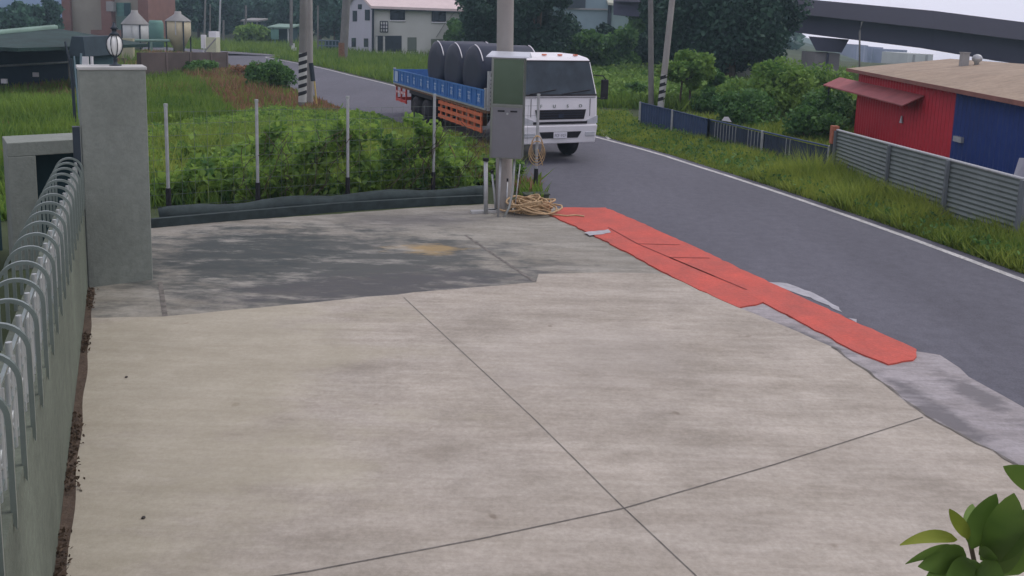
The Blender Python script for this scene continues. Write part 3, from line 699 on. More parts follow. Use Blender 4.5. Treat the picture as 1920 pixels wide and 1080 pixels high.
# chassis
mb = MB()
for y in (-.42, .42): mb.box((-4.6, y, .98), (11.6, .09, .26))
for x in np.arange(-9.8, 0, 1.6): mb.box((x, 0, .98), (.08, .84, .18))
mb.box((-.2, 0, .75), (1.6, .9, .4)); mb.build('chassis', M['black'], tk)
def wheel(x, y, wdt=.30, r=.50):
    mb = MB(); pr_ = [(r*.62, -wdt/2), (r*.93, -wdt/2), (r, -wdt/2+.04), (r, wdt/2-.04), (r*.93, wdt/2), (r*.62, wdt/2)]
    mb.lathe((0, 0, 0), pr_, 28); ob = mb.build('wheel', M['black'], tk); ob.location = (x, y, r); ob.rotation_euler = (rad(90), 0, 0)
    s_ = 1 if y < 0 else -1
    MB().lathe((0, 0, 0), [(.1, s_*(wdt/2-.02)), (.12, s_*(wdt/2-.10)), (r*.55, s_*(wdt/2-.10)), (r*.62, s_*(wdt/2+.005))], 20).build('rim', M['steel_dull'] if x > -1 else M['black'], ob)
for y in (-1.03, 1.03): wheel(0, y)
for x in (-7.1, -8.4):
    for y in (-.95, .95): wheel(x, y, .56)
mb = MB().box((-6.25, 0, 1.24), (10.3, 2.44, .16)); mb.build('deck', M['rust'], tk)
X0, X1 = -11.35, -1.15
for sgn in (-1, 1):
    mb = MB(); k = 3; ln = (X1-X0-.12)/k
    sb = None
    for i in range(k):
        xa = X0+i*(ln+.06); mb = MB().box((xa+ln/2, sgn*1.255, 1.60), (ln, .04, .52))
        sb = mb.build('side_board', M['blue_paint'], tk, .006)
        rbm = MB()
        for x in np.arange(xa+.18, xa+ln, .42): rbm.box((x, sgn*1.285, 1.60), (.05, .03, .50))
        rbm.box((xa+ln/2, sgn*1.282, 1.86), (ln, .035, .045)).box((xa+ln/2, sgn*1.282, 1.35), (ln, .035, .045))
        rbm.build('board_rib', mat('blue_rib', (.05, .17, .42), .55, .1, 3), sb)
        if sgn < 0:
            gl = MB()
            for x in np.arange(xa+.39, xa+ln-.1, .84):
                gl.box((x, -1.279, 1.70), (.22, .008, .03)).box((x, -1.279, 1.60), (.04, .008, .24)).box((x, -1.279, 1.58), (.20, .008, .025)).box((x-.06, -1.279, 1.51), (.03, .008, .08)).box((x+.07, -1.279, 1.50), (.03, .008, .09))
            gl.build('board_lettering', M['blue_light'], sb)
    MB().box((-6.25, sgn*1.25, 1.30), (10.3, .05, .07)).build('deck_edge', M['galv'], tk)
    for x in (X1, -11.40): MB().box((x, sgn*1.22, 1.62), (.07, .10, .62)).build('stake', M['galv'], tk)
MB().box((X0+.5, -1.30, 1.60), (.45, .015, .42)).build('white_notice', M['blue_light'], tk)
MB().box((-11.43, 0, 1.6), (.05, 2.4, .52)).build('tail_board', M['blue_paint'], tk)
mb = MB()
for z in np.arange(1.4, 2.3, .12): mb.box((-1.02, 0, z), (.04, 2.3, .08))
mb.box((-1.03, -1.18, 1.85), (.07, .08, 1.2)).box((-1.03, 1.18, 1.85), (.07, .08, 1.2)).box((-1.03, 0, 2.42), (.07, 2.4, .06)); mb.build('headboard', M['galv'], tk)
for sgn in (-1, 1):
    mb = MB()
    for z in (.58, .82, 1.06): mb.box((-3.6, sgn*1.18, z), (4.2, .04, .12))
    for x in np.arange(-5.5, -1.5, .55): mb.box((x, sgn*1.15, .85), (.10, .05, .72))
    mb.build('side_guard', M['orange'], tk)
    MB().box((-3.2, sgn*.85, .82), (1.5, .5, .5)).build('fuel_tank', M['rust'], tk, .06)
mb = MB()
for z in (.62, .95): mb.box((-10.6, -1.15, z), (1.5, .05, .10))
for x in (-11.3, -10.6, -9.9): mb.box((x, -1.15, .85), (.08, .06, .6))
mb.box((-11.42, 0, .62), (.08, 2.3, .14)); mb.build('rear_guard', M['redwhite'], tk)
mb = MB()
for k in range(6): mb.box((-10.6+.12*((k % 2)*2-1)+.45*(k//2-1), -1.18, .95), (.1, .012, .09))
mb.build('reflector', M['white'], tk)
for x in (-7.1, -8.4):
    for y in (-1.22, 1.22): pass
for x in (-6.3, -9.2): MB().box((x, 0, .72), (.03, 2.3, .7)).build('mud_flap', M['black'], tk)
for y in (-1.12, 1.12): MB().box((-7.75, y, 1.12), (2.9, .22, .14)).build('mudguard', M['black'], tk)
# tanks lying across the deck
tlabs = ['rearmost dark blue round tank lying across the lorry deck', 'dark blue round tank with a painted pale highlight, middle of the three on the lorry', 'dark tank nearest the lorry cab, mostly behind the meter cabinet']
TM = Matrix.Translation(tk.location) @ Matrix.Rotation(tk.rotation_euler.z, 4, 'Z') @ Matrix.Scale(TS, 4)
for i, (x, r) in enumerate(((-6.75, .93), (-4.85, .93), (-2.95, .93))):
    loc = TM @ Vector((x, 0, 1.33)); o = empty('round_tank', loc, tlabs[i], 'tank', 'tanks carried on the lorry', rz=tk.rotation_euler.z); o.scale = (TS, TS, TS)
    mb = MB(); nn = 36; prof2 = [(.55, -1.02), (.86, -1.02), (.97, -.96), (1.0, -.88), (1.0, .88), (.97, .96), (.86, 1.02), (.55, 1.02)]
    vs = [(r*q*math.cos(2*math.pi*k/nn), yy, r+r*q*math.sin(2*math.pi*k/nn)) for q, yy in prof2 for k in range(nn)]
    m_ = len(prof2); mb.add(vs, [(a*nn+k, a*nn+(k+1) % nn, (a+1)*nn+(k+1) % nn, (a+1)*nn+k) for a in range(m_-1) for k in range(nn)], 0, True)
    mb.add(vs, [tuple(range(nn)), tuple((m_-1)*nn+k for k in range(nn-1, -1, -1))])
    mb.build('tank_body', M['tank_blue'], o)
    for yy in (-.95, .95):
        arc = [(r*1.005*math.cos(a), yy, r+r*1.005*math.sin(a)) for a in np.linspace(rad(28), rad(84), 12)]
        MB().path(arc, .018, 6).build('edge_highlight', M['white'], o)  # white arcs added as the highlight along the tank's end edges

# ================= TREES AND PLANTS =================
def crown_points(c, r, rz, k, n, tight=.34, seed=0):
    r_ = np.random.default_rng(seed+5)
    d = r_.normal(size=(k, 3)); d /= np.linalg.norm(d, axis=1)[:, None]; rr = r_.uniform(.35, .80, (k, 1))
    C = d*rr*np.array([r, r, rz])+np.array(c)
    rad_ = r*tight*r_.uniform(.7, 1.25, k)
    idx = r_.integers(0, k, n); dd = r_.normal(size=(n, 3)); dd /= np.linalg.norm(dd, axis=1)[:, None]
    q = r_.uniform(0, 1, (n, 1))**.42
    P = C[idx]+dd*q*rad_[idx][:, None]*np.array([1, 1, min(1.0, rz/r*1.1)])
    return C, P, dd
def tree(name, label, x, y, h, r, rz, m, cat='tree', k=22, n=5000, ls=.22, trunk=.18, group=None, seed=1, ntr=1, low=None):
    o = empty(name, (x, y, 0), label, cat, group)
    cz = h-rz
    C, P, dd = crown_points((x, y, cz), r, rz, k, n, seed=seed)
    if low is not None: P = P[P[:, 2] > low]; 
    P[:, 2] = np.maximum(P[:, 2], .1)
    grow('crown', leaf_cards(P, ls), 4, m, o, o)
    mb = MB()
    for j in range(ntr):
        ox = (j-(ntr-1)/2)*.35; fork = max(.5, cz-rz*.55)
        mb.tube((x+ox*1.5, y, -.05), (x+ox, y, fork), trunk, trunk*.7, 9)
        for c in C[j::ntr][:9]: mb.tube((x+ox, y, fork*.95), tuple(c), trunk*.45, trunk*.08, 6)
    part(o, 'trunk', mb, M['bark'])
    return o
def at(px, Y): d = ray(px, 60); return d[0]*Y/d[1]
def zat(px, py, Y): return A(px, py, Y).z
# big dark tree right of centre
tree('broad_tree', 'huge dark spreading tree in front of the elevated road', at(1372, 56), 56, 9.4, 5.4, 4.6, M['leaf_dark'], k=80, n=56000, ls=.22, trunk=.5, seed=3)
tree('broad_tree', 'dark tree tucked left of the huge spreading tree, behind the plain pole', at(1268, 60), 60, 9.4, 3.0, 4.3, M['leaf_dark'], k=34, n=15000, ls=.24, trunk=.35, seed=13)
tree('leafy_tree', 'dark green tree right above the lorry cab', at(1010, 62), 62, 8.2, 3.2, 4.0, M['leaf_dark'], k=30, n=22000, ls=.19, trunk=.3, seed=4)
tree('leafy_tree', 'dense tree directly behind the thick concrete pole', at(915, 66), 66, 8.0, 3.0, 3.9, M['leaf_dark'], k=28, n=18000, ls=.19, trunk=.3, seed=5)
tree('leafy_tree', 'small round green tree right beside the white house', at(876, 84), 84, 5.6, 2.6, 2.7, M['leaf_mid'], k=18, n=4500, ls=.26, trunk=.25, seed=6)
tree('young_tree', 'young bright green tree with forked trunk behind the blue fence', at(1292, 37), 37, 3.0, 1.32, 1.05, M['leaf_light'], k=20, n=6000, ls=.13, trunk=.06, seed=7, ntr=2)
tree('sapling', 'slim dark sapling between the young tree and the big bush', at(1344, 38), 38, 2.0, .62, .65, M['leaf_mid'], cat='sapling', k=10, n=1500, ls=.12, trunk=.03, seed=8)
def bush(label, px, Y, h, r, m, n=5000, ls=.13, seed=1, name='bush', group='bushes beyond the roadside fences', k=16):
    x = at(px, Y); o = empty(name, (x, Y, 0), label, 'bush', group)
    C, P, dd = crown_points((x, Y, h*.42), r, h*.62, k, n, tight=.42, seed=seed); P = P[P[:, 2] > .02]
    grow('foliage', leaf_cards(P, ls), 4, m, o, o); mb = MB()
    for c in C[:7]: mb.tube((x, Y, 0), tuple(c), .03, .008, 5)
    part(o, 'stem', mb, M['bark']); return o
bush('largest pale green bush, left of the pier and behind blue fence', 1450, 34, 2.35, 2.3, M['leaf_light'], 12000, .12, 21)
bush('pale bush rising just right of the largest one', 1520, 36, 2.3, 1.8, M['leaf_light'], 7000, .12, 22)
bush('darker bush against the left corner of the red shed', 1570, 30, 1.5, 1.2, M['leaf_mid'], 5000, .11, 23)
bush('low dark bush behind the middle of the blue fence', 1410, 31, 1.5, 1.5, M['leaf_mid'], 5000, .11, 24)
bush('low bush beside the forked young tree', 1340, 36, 1.0, 1.0, M['leaf_mid'], 2500, .11, 25)
bush('small bush at the left end of the blue fence', 1192, 39, 1.1, .7, M['leaf_mid'], 1800, .11, 26)
bush('dark bush filling the gap behind the orange fence post', 1535, 27, 1.25, 1.0, M['leaf_mid'], 3500, .10, 27)
for i, (px, Y, h, r, mm, lb) in enumerate([(1095, 66, 4.2, 2.2, 'leaf_mid', 'rounded shrub tree just right above the lorry mirror'), (1135, 70, 4.6, 2.0, 'leaf_dark', 'dark shrub below the pale green building corner'), (1170, 66, 3.4, 2.1, 'leaf_mid', 'shrub low between the green building and plain pole'), (1195, 76, 5.8, 2.2, 'leaf_mid', 'tall bright shrub in front of the pale green building'), (1225, 68, 3.2, 1.8, 'leaf_dark', 'dark shrub at the foot of the plain pole'), (1060, 72, 5.0, 2.2, 'leaf_dark', 'dark shrub left of the pale green building')]):
    bush(lb, px, Y, h, r, M[mm], 5000, .24, 40+i, 'shrub', 'shrubs below the pale green building')
# trees along the far left of the road, each its own
far = [(292, 118, 9.5, 4.2), (330, 125, 10.5, 4.5), (372, 130, 10, 4.5), (408, 138, 9, 4.5), (448, 150, 9, 5), (485, 155, 10.5, 5.2), (520, 140, 9.5, 4.8), (552, 130, 8.8, 4.2), (600, 122, 10.5, 4.8), (628, 118, 8, 4.0), (350, 150, 12, 6), (430, 165, 12.5, 6), (570, 160, 13, 6.5)]
whr = ['nearest the brick building, behind the white silo', 'behind the green tank', 'above the tan silo', 'above the white boxes on the brown wall', 'above the bend of the road', 'behind the yellowish bush at the road bend', 'over the dark roadside canopy', 'just left of the paired poles', 'just right of the paired poles', 'at the left gable of the white house', 'standing tall between the two silos', 'tall at the back above the road bend', 'tall at the back behind the paired poles']
for i, (px, Y, h, r) in enumerate(far):
    tree('roadside_tree', 'hazy dark green tree '+whr[i], at(px, Y), Y, h, r, h*.48, M['leaf_far'], k=22, n=3800, ls=.52, trunk=.25, group='trees around the bend of the road', seed=60+i)
bush('yellowish round bush at the bend of the road', 478, 108, 2.6, 2.6, M['leaf_light'], 3500, .3, 81, 'bush', 'bushes by the road bend')
bush('dark hazy bush low behind the dark shed roof', 22, 90, 4.4, 3.4, M['leaf_far'], 3500, .35, 82, 'bush', 'bushes behind the dark shed')
bush('small squarish dark tree left of the brick building', 96, 95, 5.6, 1.9, M['leaf_far'], 3500, .3, 83, 'bush', 'bushes behind the dark shed')
bush('dark hazy bush behind the shed roof, left of the squarish one', 50, 92, 4.6, 2.2, M['leaf_far'], 2500, .35, 84, 'bush', 'bushes behind the dark shed')
# trees behind the house and the lorry (one continuous wood far off)
n = 42000; X = RNG.uniform(-75, 210, n); Yv = 190+RNG.uniform(-8, 14, n)-np.abs(X-40)*.12
hh = 9+4.5*np.sin(X*.13)+2.2*np.sin(X*.37+1)+1.2*np.sin(X*.9); hh = np.where(X > 95, hh*.62, hh); Z = hh*RNG.uniform(0, 1, n)**.55; kk = np.degrees(np.arctan2(X, Yv)) < 19.5; X, Yv, Z = X[kk], Yv[kk], Z[kk]
tag(grow('distant_wood', leaf_cards(np.stack([X, Yv, Z], 1), 1.3), 4, M['leaf_far']), kind='stuff')
tree('house_tree', 'dark tree standing behind the roof of the white house, right end', at(880, 120), 120, 11, 4.5, 5.2, M['leaf_far'], k=24, n=5000, ls=.42, trunk=.3, seed=91)

# ---- field and weeds behind the fence
le = [p for p in left_edge if 8 < p.y < 115]
fieldpoly = [(p.x-.15, p.y) for p in le]+[(-45, 105), (-40, 40), (-12, 13.5), (-7.2, 14.9), (-.8, 17.7), (.7, 18.8)]
fieldpoly = [(x, y) for x, y in fieldpoly if not (y < 18.5 and x > 1.0)]
P = scatter(fieldpoly, 120000, near=24.0)
P = P[~inside(P, [(-6.5, 14.6), (-.9, 17.4), (.6, 18.5), (-.3, 21.5), (-2.6, 26), (-5.5, 30.5), (-9.5, 32), (-12, 24)])]
hv = .28+.55*wave(P, .35, 2)**1.5; dist_road = np.full(len(P), 9e9)
lea = np.array([(p.x, p.y) for p in le])
for i0 in range(0, len(P), 20000):
    q = P[i0:i0+20000, None, :2]-lea[None]; dist_road[i0:i0+20000] = np.sqrt((q**2).sum(2).min(1))
hv *= np.clip(.35+dist_road*.25, .35, 1)
brown = (wave(P, .23, 9)+RNG.normal(0, .12, len(P)) > .72) | ((dist_road < 4.5) & (RNG.uniform(size=len(P)) < .8) & (P[:, 1] > 21))
tag(grow('field_grass', blades(P[~brown], hv[~brown], .045), 3, M['leaf_grass']), kind='stuff')
tag(grow('dry_field_grass', blades(P[brown], hv[brown]*.9, .04), 3, M['brown_grass']), kind='stuff')
# vine weeds: low mounds behind the fence
vp = [(-6.9, 15.0), (-.9, 17.6), (.35, 18.7), (-.3, 21.5), (-2.6, 26), (-5.5, 31), (-10.5, 33), (-13, 24)]
P = scatter(vp, 60000, near=20.0)
mound = (.10+1.0*(wave(P, 1.3, 5)*.6+wave(P, 3.1, 8)*.4)**1.5)*np.clip((28-P[:, 1])/8, .25, 1)*np.where(RNG.uniform(size=len(P)) < .04, 1.35, 1)
P[:, 2] = mound*RNG.uniform(.1, 1, len(P))**.5
tag(grow('vine_ground_cover', leaf_cards(P, .10, jitter=.6), 4, M['leaf_vine']), kind='stuff')
P = scatter(vp, 16000, near=20.0); hv = (.35+.9*wave(P, 1.0, 12)**1.5)*np.clip((29-P[:, 1])/8, .3, 1)
tag(grow('weed_grass', blades(P, hv, .014, .5), 3, M['leaf_verge']), kind='stuff')
P = scatter([(-2.6, 17.2), (-.8, 17.9), (.2, 19.2), (-.6, 22), (-2.0, 24.5)], 4200); P[:, 2] = .1
tag(grow('dry_weed_grass', blades(P, .18+.35*wave(P, 1.5, 2), .014, .5), 3, M['brown_grass']), kind='stuff')
# climbers hanging on the wire
vine = empty('climbing_vine', (pts[2].x, pts[2].y, 0), 'leafy creeper climbing the wire between second and fourth fence posts', 'vine')
f0 = G(440, 391); f1 = G(893, 361); f2 = G(335, 400); n = 7500
t = RNG.uniform(-.0, 1, n); base = np.array(f0)[None]*(1-t)[:, None]+np.array(f1)[None]*t[:, None]
topz = 1.50+.22*np.sin(t*19)+.16*np.sin(t*47+1)+.10*np.sin(t*97); topz *= np.clip((1-t)*14, .35, 1)*np.clip(.45+t*5, .4, 1)
topz *= np.clip((1-t)*5, .3, 1)*np.clip(.3+t*7, .3, 1); z = topz*(RNG.uniform(0, 1, n)**.65); base[:, 2] = z; base[:, 1] += .10+np.abs(RNG.normal(0, .30, n)); keep = (np.sin(t*37+z*4)+np.sin(t*17-z*6.3+2)+RNG.normal(0, .5, n)) > -.35
grow('leaves', leaf_cards(base[keep], .095), 4, M['leaf_vine'], vine, vine)
mb = MB()
for i in range(26):
    a = f0.lerp(f1, random.random()); p = [a+Vector((0, .1, 0))]
    for j in range(9): p.append(p[-1]+Vector((random.gauss(.03, .12), random.gauss(0, .03), random.uniform(.1, .22))))
    mb.path([q for q in p if q.z < 1.8], .007, 4)
part(vine, 'stem', mb, M['bark'])
# pale stalks in the weeds
mb = MB()
for (x0, y0, x1, y1, Y) in ((560, 378, 588, 348, 16.9), (842, 270, 866, 330, 18.2), (790, 330, 835, 300, 18.5), (345, 310, 400, 340, 17.5)):
    a = A(x0, y0, Y); b = A(x1, y1, Y); mb.path([a, a.lerp(b, .5)+Vector((0, 0, .06)), b], .010, 5)
tag(mb.build('dry_stalks', M['brown_grass']), kind='stuff')
# grass hugging the fence foot, left
P = scatter([(-9, 13.6), (-6.9, 14.9), (-.8, 17.6), (-1.0, 18.2), (-7.2, 15.6), (-9.4, 14.6)], 5000)
tag(grow('weed_fringe', blades(P, np.full(len(P), .35), .02), 3, M['leaf_vine']), kind='stuff')
# verge on the right of the road
vl = [p for p in offs(wlr, -.30) if 9 < p.y < 34.2]; vr = [G(1205, 240), G(1330, 270), G(1555, 333), G(1660, 385), G(1765, 420), G(1900, 462)]
vpoly = [(p.x, p.y) for p in vl]+[(p.x+.25, p.y) for p in vr]+[(10.2, 9.0)]
vpoly = [(p.x, p.y) for p in vl]+[(4.9, 34.5)]+[(p.x+.15, p.y) for p in vr]+[(10.4, 9.0)]
P = scatter(vpoly, 52000, near=14.0)
vla = np.array([(p.x, p.y) for p in vl]); dr = np.sqrt(((P[:, None, :2]-vla[None])**2).sum(2).min(1))
hv = (.22+.42*wave(P, 1.1, 4))*np.clip(.3+dr*.7, .3, 1.3)
hv *= np.where(P[:, 1] > 20, .45, 1.0)
tag(grow('verge_grass', blades(P, hv, .016, .45), 3, M['leaf_verge']), kind='stuff')
P = scatter(vpoly, 5000, near=14.0); P[:, 2] = RNG.uniform(.05, .3, len(P))
tag(grow('verge_weeds', leaf_cards(P, .06), 4, M['leaf_mid']), kind='stuff')
# far-side verge (beyond the driveway gap) and the field right of the road
rp_ = [p for p in offs(wlr, -.5) if 36.5 < p.y < 120]
fp2 = [(p.x, p.y) for p in rp_]+[(-20, 112), (10, 112), (34, 80), (16, 36), (6.4, 36)]
P = scatter(fp2, 75000, near=40.0); hv = .35+.55*wave(P, .3, 7)
tag(grow('far_field_grass', blades(P, hv, .06), 3, M['leaf_grass']), kind='stuff')
P = scatter([(7.2, 33.5), (16, 36), (16, 22), (9.8, 14), (9.3, 22)], 22000); hv = .16+.25*wave(P, .8, 3)
tag(grow('yard_weeds', blades(P, hv, .035), 3, M['leaf_verge']), kind='stuff')
P = scatter([(4.6, 37), (11, 38), (15, 58), (-.5, 62)], 14000); P[:, 2] = (.4+.9*wave(P, .5, 1))*RNG.uniform(.2, 1, len(P))
tag(grow('tall_weeds', leaf_cards(P, .17), 4, M['leaf_light']), kind='stuff')
# driveway by the blue fence end
struct('driveway', MB().prism([tuple(G(1118, 238)[:2]), tuple(G(1205, 234)[:2]), tuple(G(1205, 242)[:2]), tuple(G(1140, 262)[:2])], -.03, .012), M['cap'])

# ================= RIGHT SIDE: FENCES, POLES, SHED =================
bt = [(G(1201, 238), A(1200, 192, G(1201, 238).y).z), (G(1330, 268), A(1330, 224, G(1330, 268).y).z), (G(1555, 328), A(1553, 275, G(1555, 328).y).z)]
bf = empty('blue_fence', bt[0][0], 'slate blue corrugated sheet fence with a barred stretch beside the verge', 'fence')
p0, p1, p2 = [b[0] for b in bt]; h0, h1, h2 = [b[1] for b in bt]
def corr(p, q, z0, ha, hb, pitch, amp, vertical=True):
    mb = MB(); d = (q-p); ln = d.length; d = d.normalized(); nn_ = Vector((-d.y, d.x, 0)); k = max(2, int(ln/pitch*2)); vs = []
    for i in range(k+1):
        t_ = i/k; c = p.lerp(q, t_)+nn_*(amp if i % 2 else -amp); hz = ha+(hb-ha)*t_
        vs += [(c.x, c.y, z0), (c.x, c.y, hz)]
    mb.add(vs, [(2*i, 2*i+2, 2*i+3, 2*i+1) for i in range(k)]); return mb
part(bf, 'sheet_panel', corr(p0, p1, 0, h0, h1, .16, .02), M['blue_fence'])
part(bf, 'sheet_panel', corr(p1.lerp(p2, .0), p2, 0, h1*.93, h2*.92, .16, .02), mat('dark_slate', (.03, .045, .075), .7, .2, 3))
br = MB(); k = int((p2-p1).length/.16)
for i in range(k+1):
    if not (.03 < i/k < .26 or .36 < i/k < .47 or .68 < i/k < .73): continue
    c = p1.lerp(p2, i/k); hz = h1+(h2-h1)*i/k; br.tube(c+Vector((-.03, 0, .1)), c+Vector((-.03, 0, hz)), .011, n=5)
part(bf, 'bar', br, M['galv'])
br = MB(); br.tube(p1+Vector((-.05, 0, h1)), p2+Vector((-.05, 0, h2)), .025, n=6).tube(p0+Vector((-.05, 0, h0)), p1+Vector((-.05, 0, h1)), .02, n=6)
part(bf, 'top_rail', br, M['blue_fence'])
for tt in (0, .5, 1):
    for (a, b, ha, hb) in ((p0, p1, h0, h1), (p1, p2, h1, h2)):
        c = a.lerp(b, tt); part(bf, 'post', MB().box(c+Vector((-.06, 0, (ha+(hb-ha)*tt)/2)), (.06, .06, ha+(hb-ha)*tt+.05)), M['galv'])
tag(MB().hexa([A(1353, 226, 28.6), A(1372, 229, 28.6), A(1372, 229, 28.8), A(1353, 226, 28.8)], [A(1358, 219, 28.6), A(1366, 219, 28.6), A(1366, 219, 28.8), A(1358, 219, 28.8)]).build('post_cap', M['white']), 'small pointed white cap on the middle of the blue fence', 'cap')
og = G(1556, 330)
og.z = 0
op = empty('fence_post', og, 'dark post with orange top between blue and grey fences', 'post')
part(op, 'shaft', MB().box(og+Vector((0, -.05, .45)), (.12, .12, .9)), M['dark_frame'])
part(op, 'painted_top', MB().box(og+Vector((0, -.05, 1.10)), (.17, .17, .46)), mat('faded_orange', (.34, .12, .07), .8, .25, 6))
# grey horizontal corrugated hoarding
gp_px = [((1562, 332), 245), ((1660, 380), 272), ((1768, 422), 301), ((1905, 468), 338)]
gpts = [(G(*b), A(b[0]+4, ty, G(*b).y).z) for b, ty in gp_px]
e_ = gpts[-1]; dlast = (gpts[-1][0]-gpts[-2][0]).normalized()
gf = empty('grey_hoarding', gpts[0][0], 'grey green hoarding of horizontal corrugated sheets with steel posts along the verge', 'fence')
for i in range(3):
    (a, ha), (b, hb) = gpts[i], gpts[i+1]; mb = MB(); d = (b-a).normalized(); nn_ = Vector((-d.y, d.x, 0)); K = 26; vs = []
    for j in range(K+1):
        f = j/K; off = nn_*(.014 if j % 2 else -.014)
        vs += [tuple(a+off+Vector((0, 0, .03+(ha-.03)*f))), tuple(b+off+Vector((0, 0, .03+(hb-.03)*f)))]
    mb.add(vs, [(2*j, 2*j+1, 2*j+3, 2*j+2) for j in range(K)]); part(gf, 'sheet_panel', mb, M['grey_sheet'])
    mb = MB().tube(a+Vector((0, 0, ha+.02)), b+Vector((0, 0, hb+.02)), .03, n=6); part(gf, 'top_rail', mb, mat('pale_rail', (.42, .44, .44), .6, .2, 20))
for (a, ha) in gpts:
    part(gf, 'post', MB().box(a+Vector((-.045, -.02, ha/2)), (.06, .07, ha)), mat('post_grey', (.13, .15, .16), .7, .15, 4))
tag(MB().hexa([G(1898, 470, 0), G(1935, 470, 0), G(1935, 460, 0), G(1898, 460, 0)], [A(1908, 345, 14.9), A(1945, 345, 14.9), A(1945, 345, 15.1), A(1908, 345, 15.1)]).build('leaning_sheet', M['dark_frame']), 'dark panel leaning at the right end of the grey hoarding', 'panel')
tag(MB().hexa([A(1898, 336, 17.0), A(1930, 345, 17.0), A(1930, 345, 17.1), A(1898, 336, 17.1)], [A(1911, 296, 17.2), A(1930, 296, 17.2), A(1930, 296, 17.3), A(1911, 296, 17.3)]).build('white_board', M['white']), 'white slanted board peeking above the right end of the hoarding', 'board')
# poles
def zebra_pole(name, label, base, topp, r, m, stripe=None, group=None):
    o = empty(name, base, label, 'pole', group); part(o, 'shaft', MB().tube(base, topp, r, r*.8, 14), m)
    if stripe:
        z1, nb = stripe; d = (topp-base); mb = MB(); seg = 16
        for k in range(nb):
            z0 = .25+k*z1/nb; vs = []
            for j in range(seg+1):
                a = 2*math.pi*j/seg; c = base+d*((z0+0.0)/d.z); rr = r*1.03
                hgt = z0+.16*j/seg*2.0
                c = base+d*(hgt/d.z); vs.append((c.x+rr*math.cos(a), c.y+rr*math.sin(a), hgt)); vs.append((c.x+rr*math.cos(a), c.y+rr*math.sin(a), hgt+z1/nb*.5))
            mb.add(vs, [(2*j, 2*j+2, 2*j+3, 2*j+1) for j in range(seg)], 0, True)
        mb2 = MB().tube(base+d*(.2/d.z), base+d*((z1+.35)/d.z), r*1.015, n=16, caps=False)
        part(o, 'white_band', mb2, M['cap']); part(o, 'black_stripe', mb, M['black'])
    return o
b1 = G(567, 200); zebra_pole('roadside_pole', 'left pole of the pair, banded black and white at its foot', b1, A(571, -150, b1.y), .17, M['pole_dark'], (1.9, 6))
b2 = G(581, 196); zebra_pole('roadside_pole', 'right pole of the pair, plain grey concrete', b2, A(579, -150, b2.y), .15, M['pole_conc'])
b3 = G(1221, 206); zebra_pole('roadside_pole', 'slim plain grey pole left of the leaning one, by the blue fence', b3, A(1219, -140, b3.y), .13, M['pole_dark'])
b4 = G(1238, 208); zebra_pole('roadside_pole', 'pale pole leaning right with black and white foot behind the blue fence', b4, A(1272, -110, b4.y), .15, M['pole_conc'], (1.3, 4))
b5 = G(643, 118); zebra_pole('roadside_pole', 'hazy pole with reddish foot at left gable of the white house', b5, A(654, -80, b5.y), .36, M['pole_dark'])
part(bpy.data.objects[bpy.data.objects[-1].name] if False else [o for o in bpy.data.objects if o.get('label', '').startswith('hazy pole with reddish')][0], 'red_band', MB().tube(b5, b5+Vector((0, 0, 1.7)), .38, n=12), M['rust'])
flab = ['leftmost thin far pole above the white boxes', 'second thin far pole from the left, right of the white boxes', 'brightest thin far pole left of the road bend', 'short thin far pole beside the brightest one', 'thin far pole standing at the dark hut by the bend', 'thin far pole right of the bend, beside the dark canopy', 'thin far pole in the trees right of the paired poles']
for i, (px, yb, yt, Y, r) in enumerate([(383, 100, -30, 100, .13), (394, 100, 8, 105, .1), (411, 92, -30, 100, .13), (419, 92, 38, 112, .16), (461, 82, 10, 125, .2), (546, 100, -40, 92, .2), (596, 110, 10, 90, .1)]):
    bz = A(px, yb, Y); bz = Vector((bz.x, bz.y, 0)); tp = A(px+(3 if i in (0, 2) else 0), yt, Y)
    tag(MB().tube(bz, tp, r, r*.8, 8).build('far_pole', M['galv'] if i in (2,) else M['pole_dark']), flab[i], 'pole', 'far poles by the road bend')
# delineator by the paired poles
db = G(594, 198); dp = empty('marker_post', db, 'slim yellow marker stick with dark top beside the paired poles', 'marker')
part(dp, 'stick', MB().tube(db, A(589, 148, db.y), .035, n=8), M['yellow']); part(dp, 'dark_sleeve', MB().tube(A(587, 152, db.y), A(583, 118, db.y), .10, n=8), M['dark_frame'])
part(dp, 'reflector', MB().tube(A(588, 152, db.y), A(587, 138, db.y), .05, n=8), M['white'])

# red and blue shed
sY0, sY1 = 28.3, 17.8
s0 = A(1612, 134, sY0); s1 = A(1925, 194, sY1); zE = s0.z
shed = empty('tin_shed', (s0.x, s0.y, 0), 'low tin shed, red at the left and blue at the right, with tan roof', 'shed')
f0_ = Vector((s0.x, s0.y, 0)); f1_ = Vector((s1.x, s1.y, 0)); f1_ = f0_+(f1_-f0_)*1.5; s1z = s0.z+(s1.z-s0.z)*1.5; dS = (f1_-f0_).normalized(); nS = Vector((-dS.y, dS.x, 0)); nS = nS if nS.x > 0 else -nS
frac = .44
def wcorr(ta, tb, m, nm):
    a = f0_.lerp(f1_, ta); b = f0_.lerp(f1_, tb); part(shed, nm, corr(a, b, 0, s0.z+(s1z-s0.z)*ta, s0.z+(s1z-s0.z)*tb, .22, .012), m)
wcorr(0, .46, M['wall_red'], 'red_wall'); wcorr(.46, 1, M['wall_blue'], 'blue_wall')
DP = 7.0
mb = MB().slab(f0_, f0_+nS*DP, 0, s0.z, .05); part(shed, 'end_wall', mb, M['wall_red'])
mb = MB().slab(f0_+nS*DP, f1_+nS*DP, 0, s0.z, .05); part(shed, 'back_wall', mb, M['wall_blue'])
e0_ = f0_-nS*.35-dS*.25; e1_ = f1_-nS*.35
rise = .75
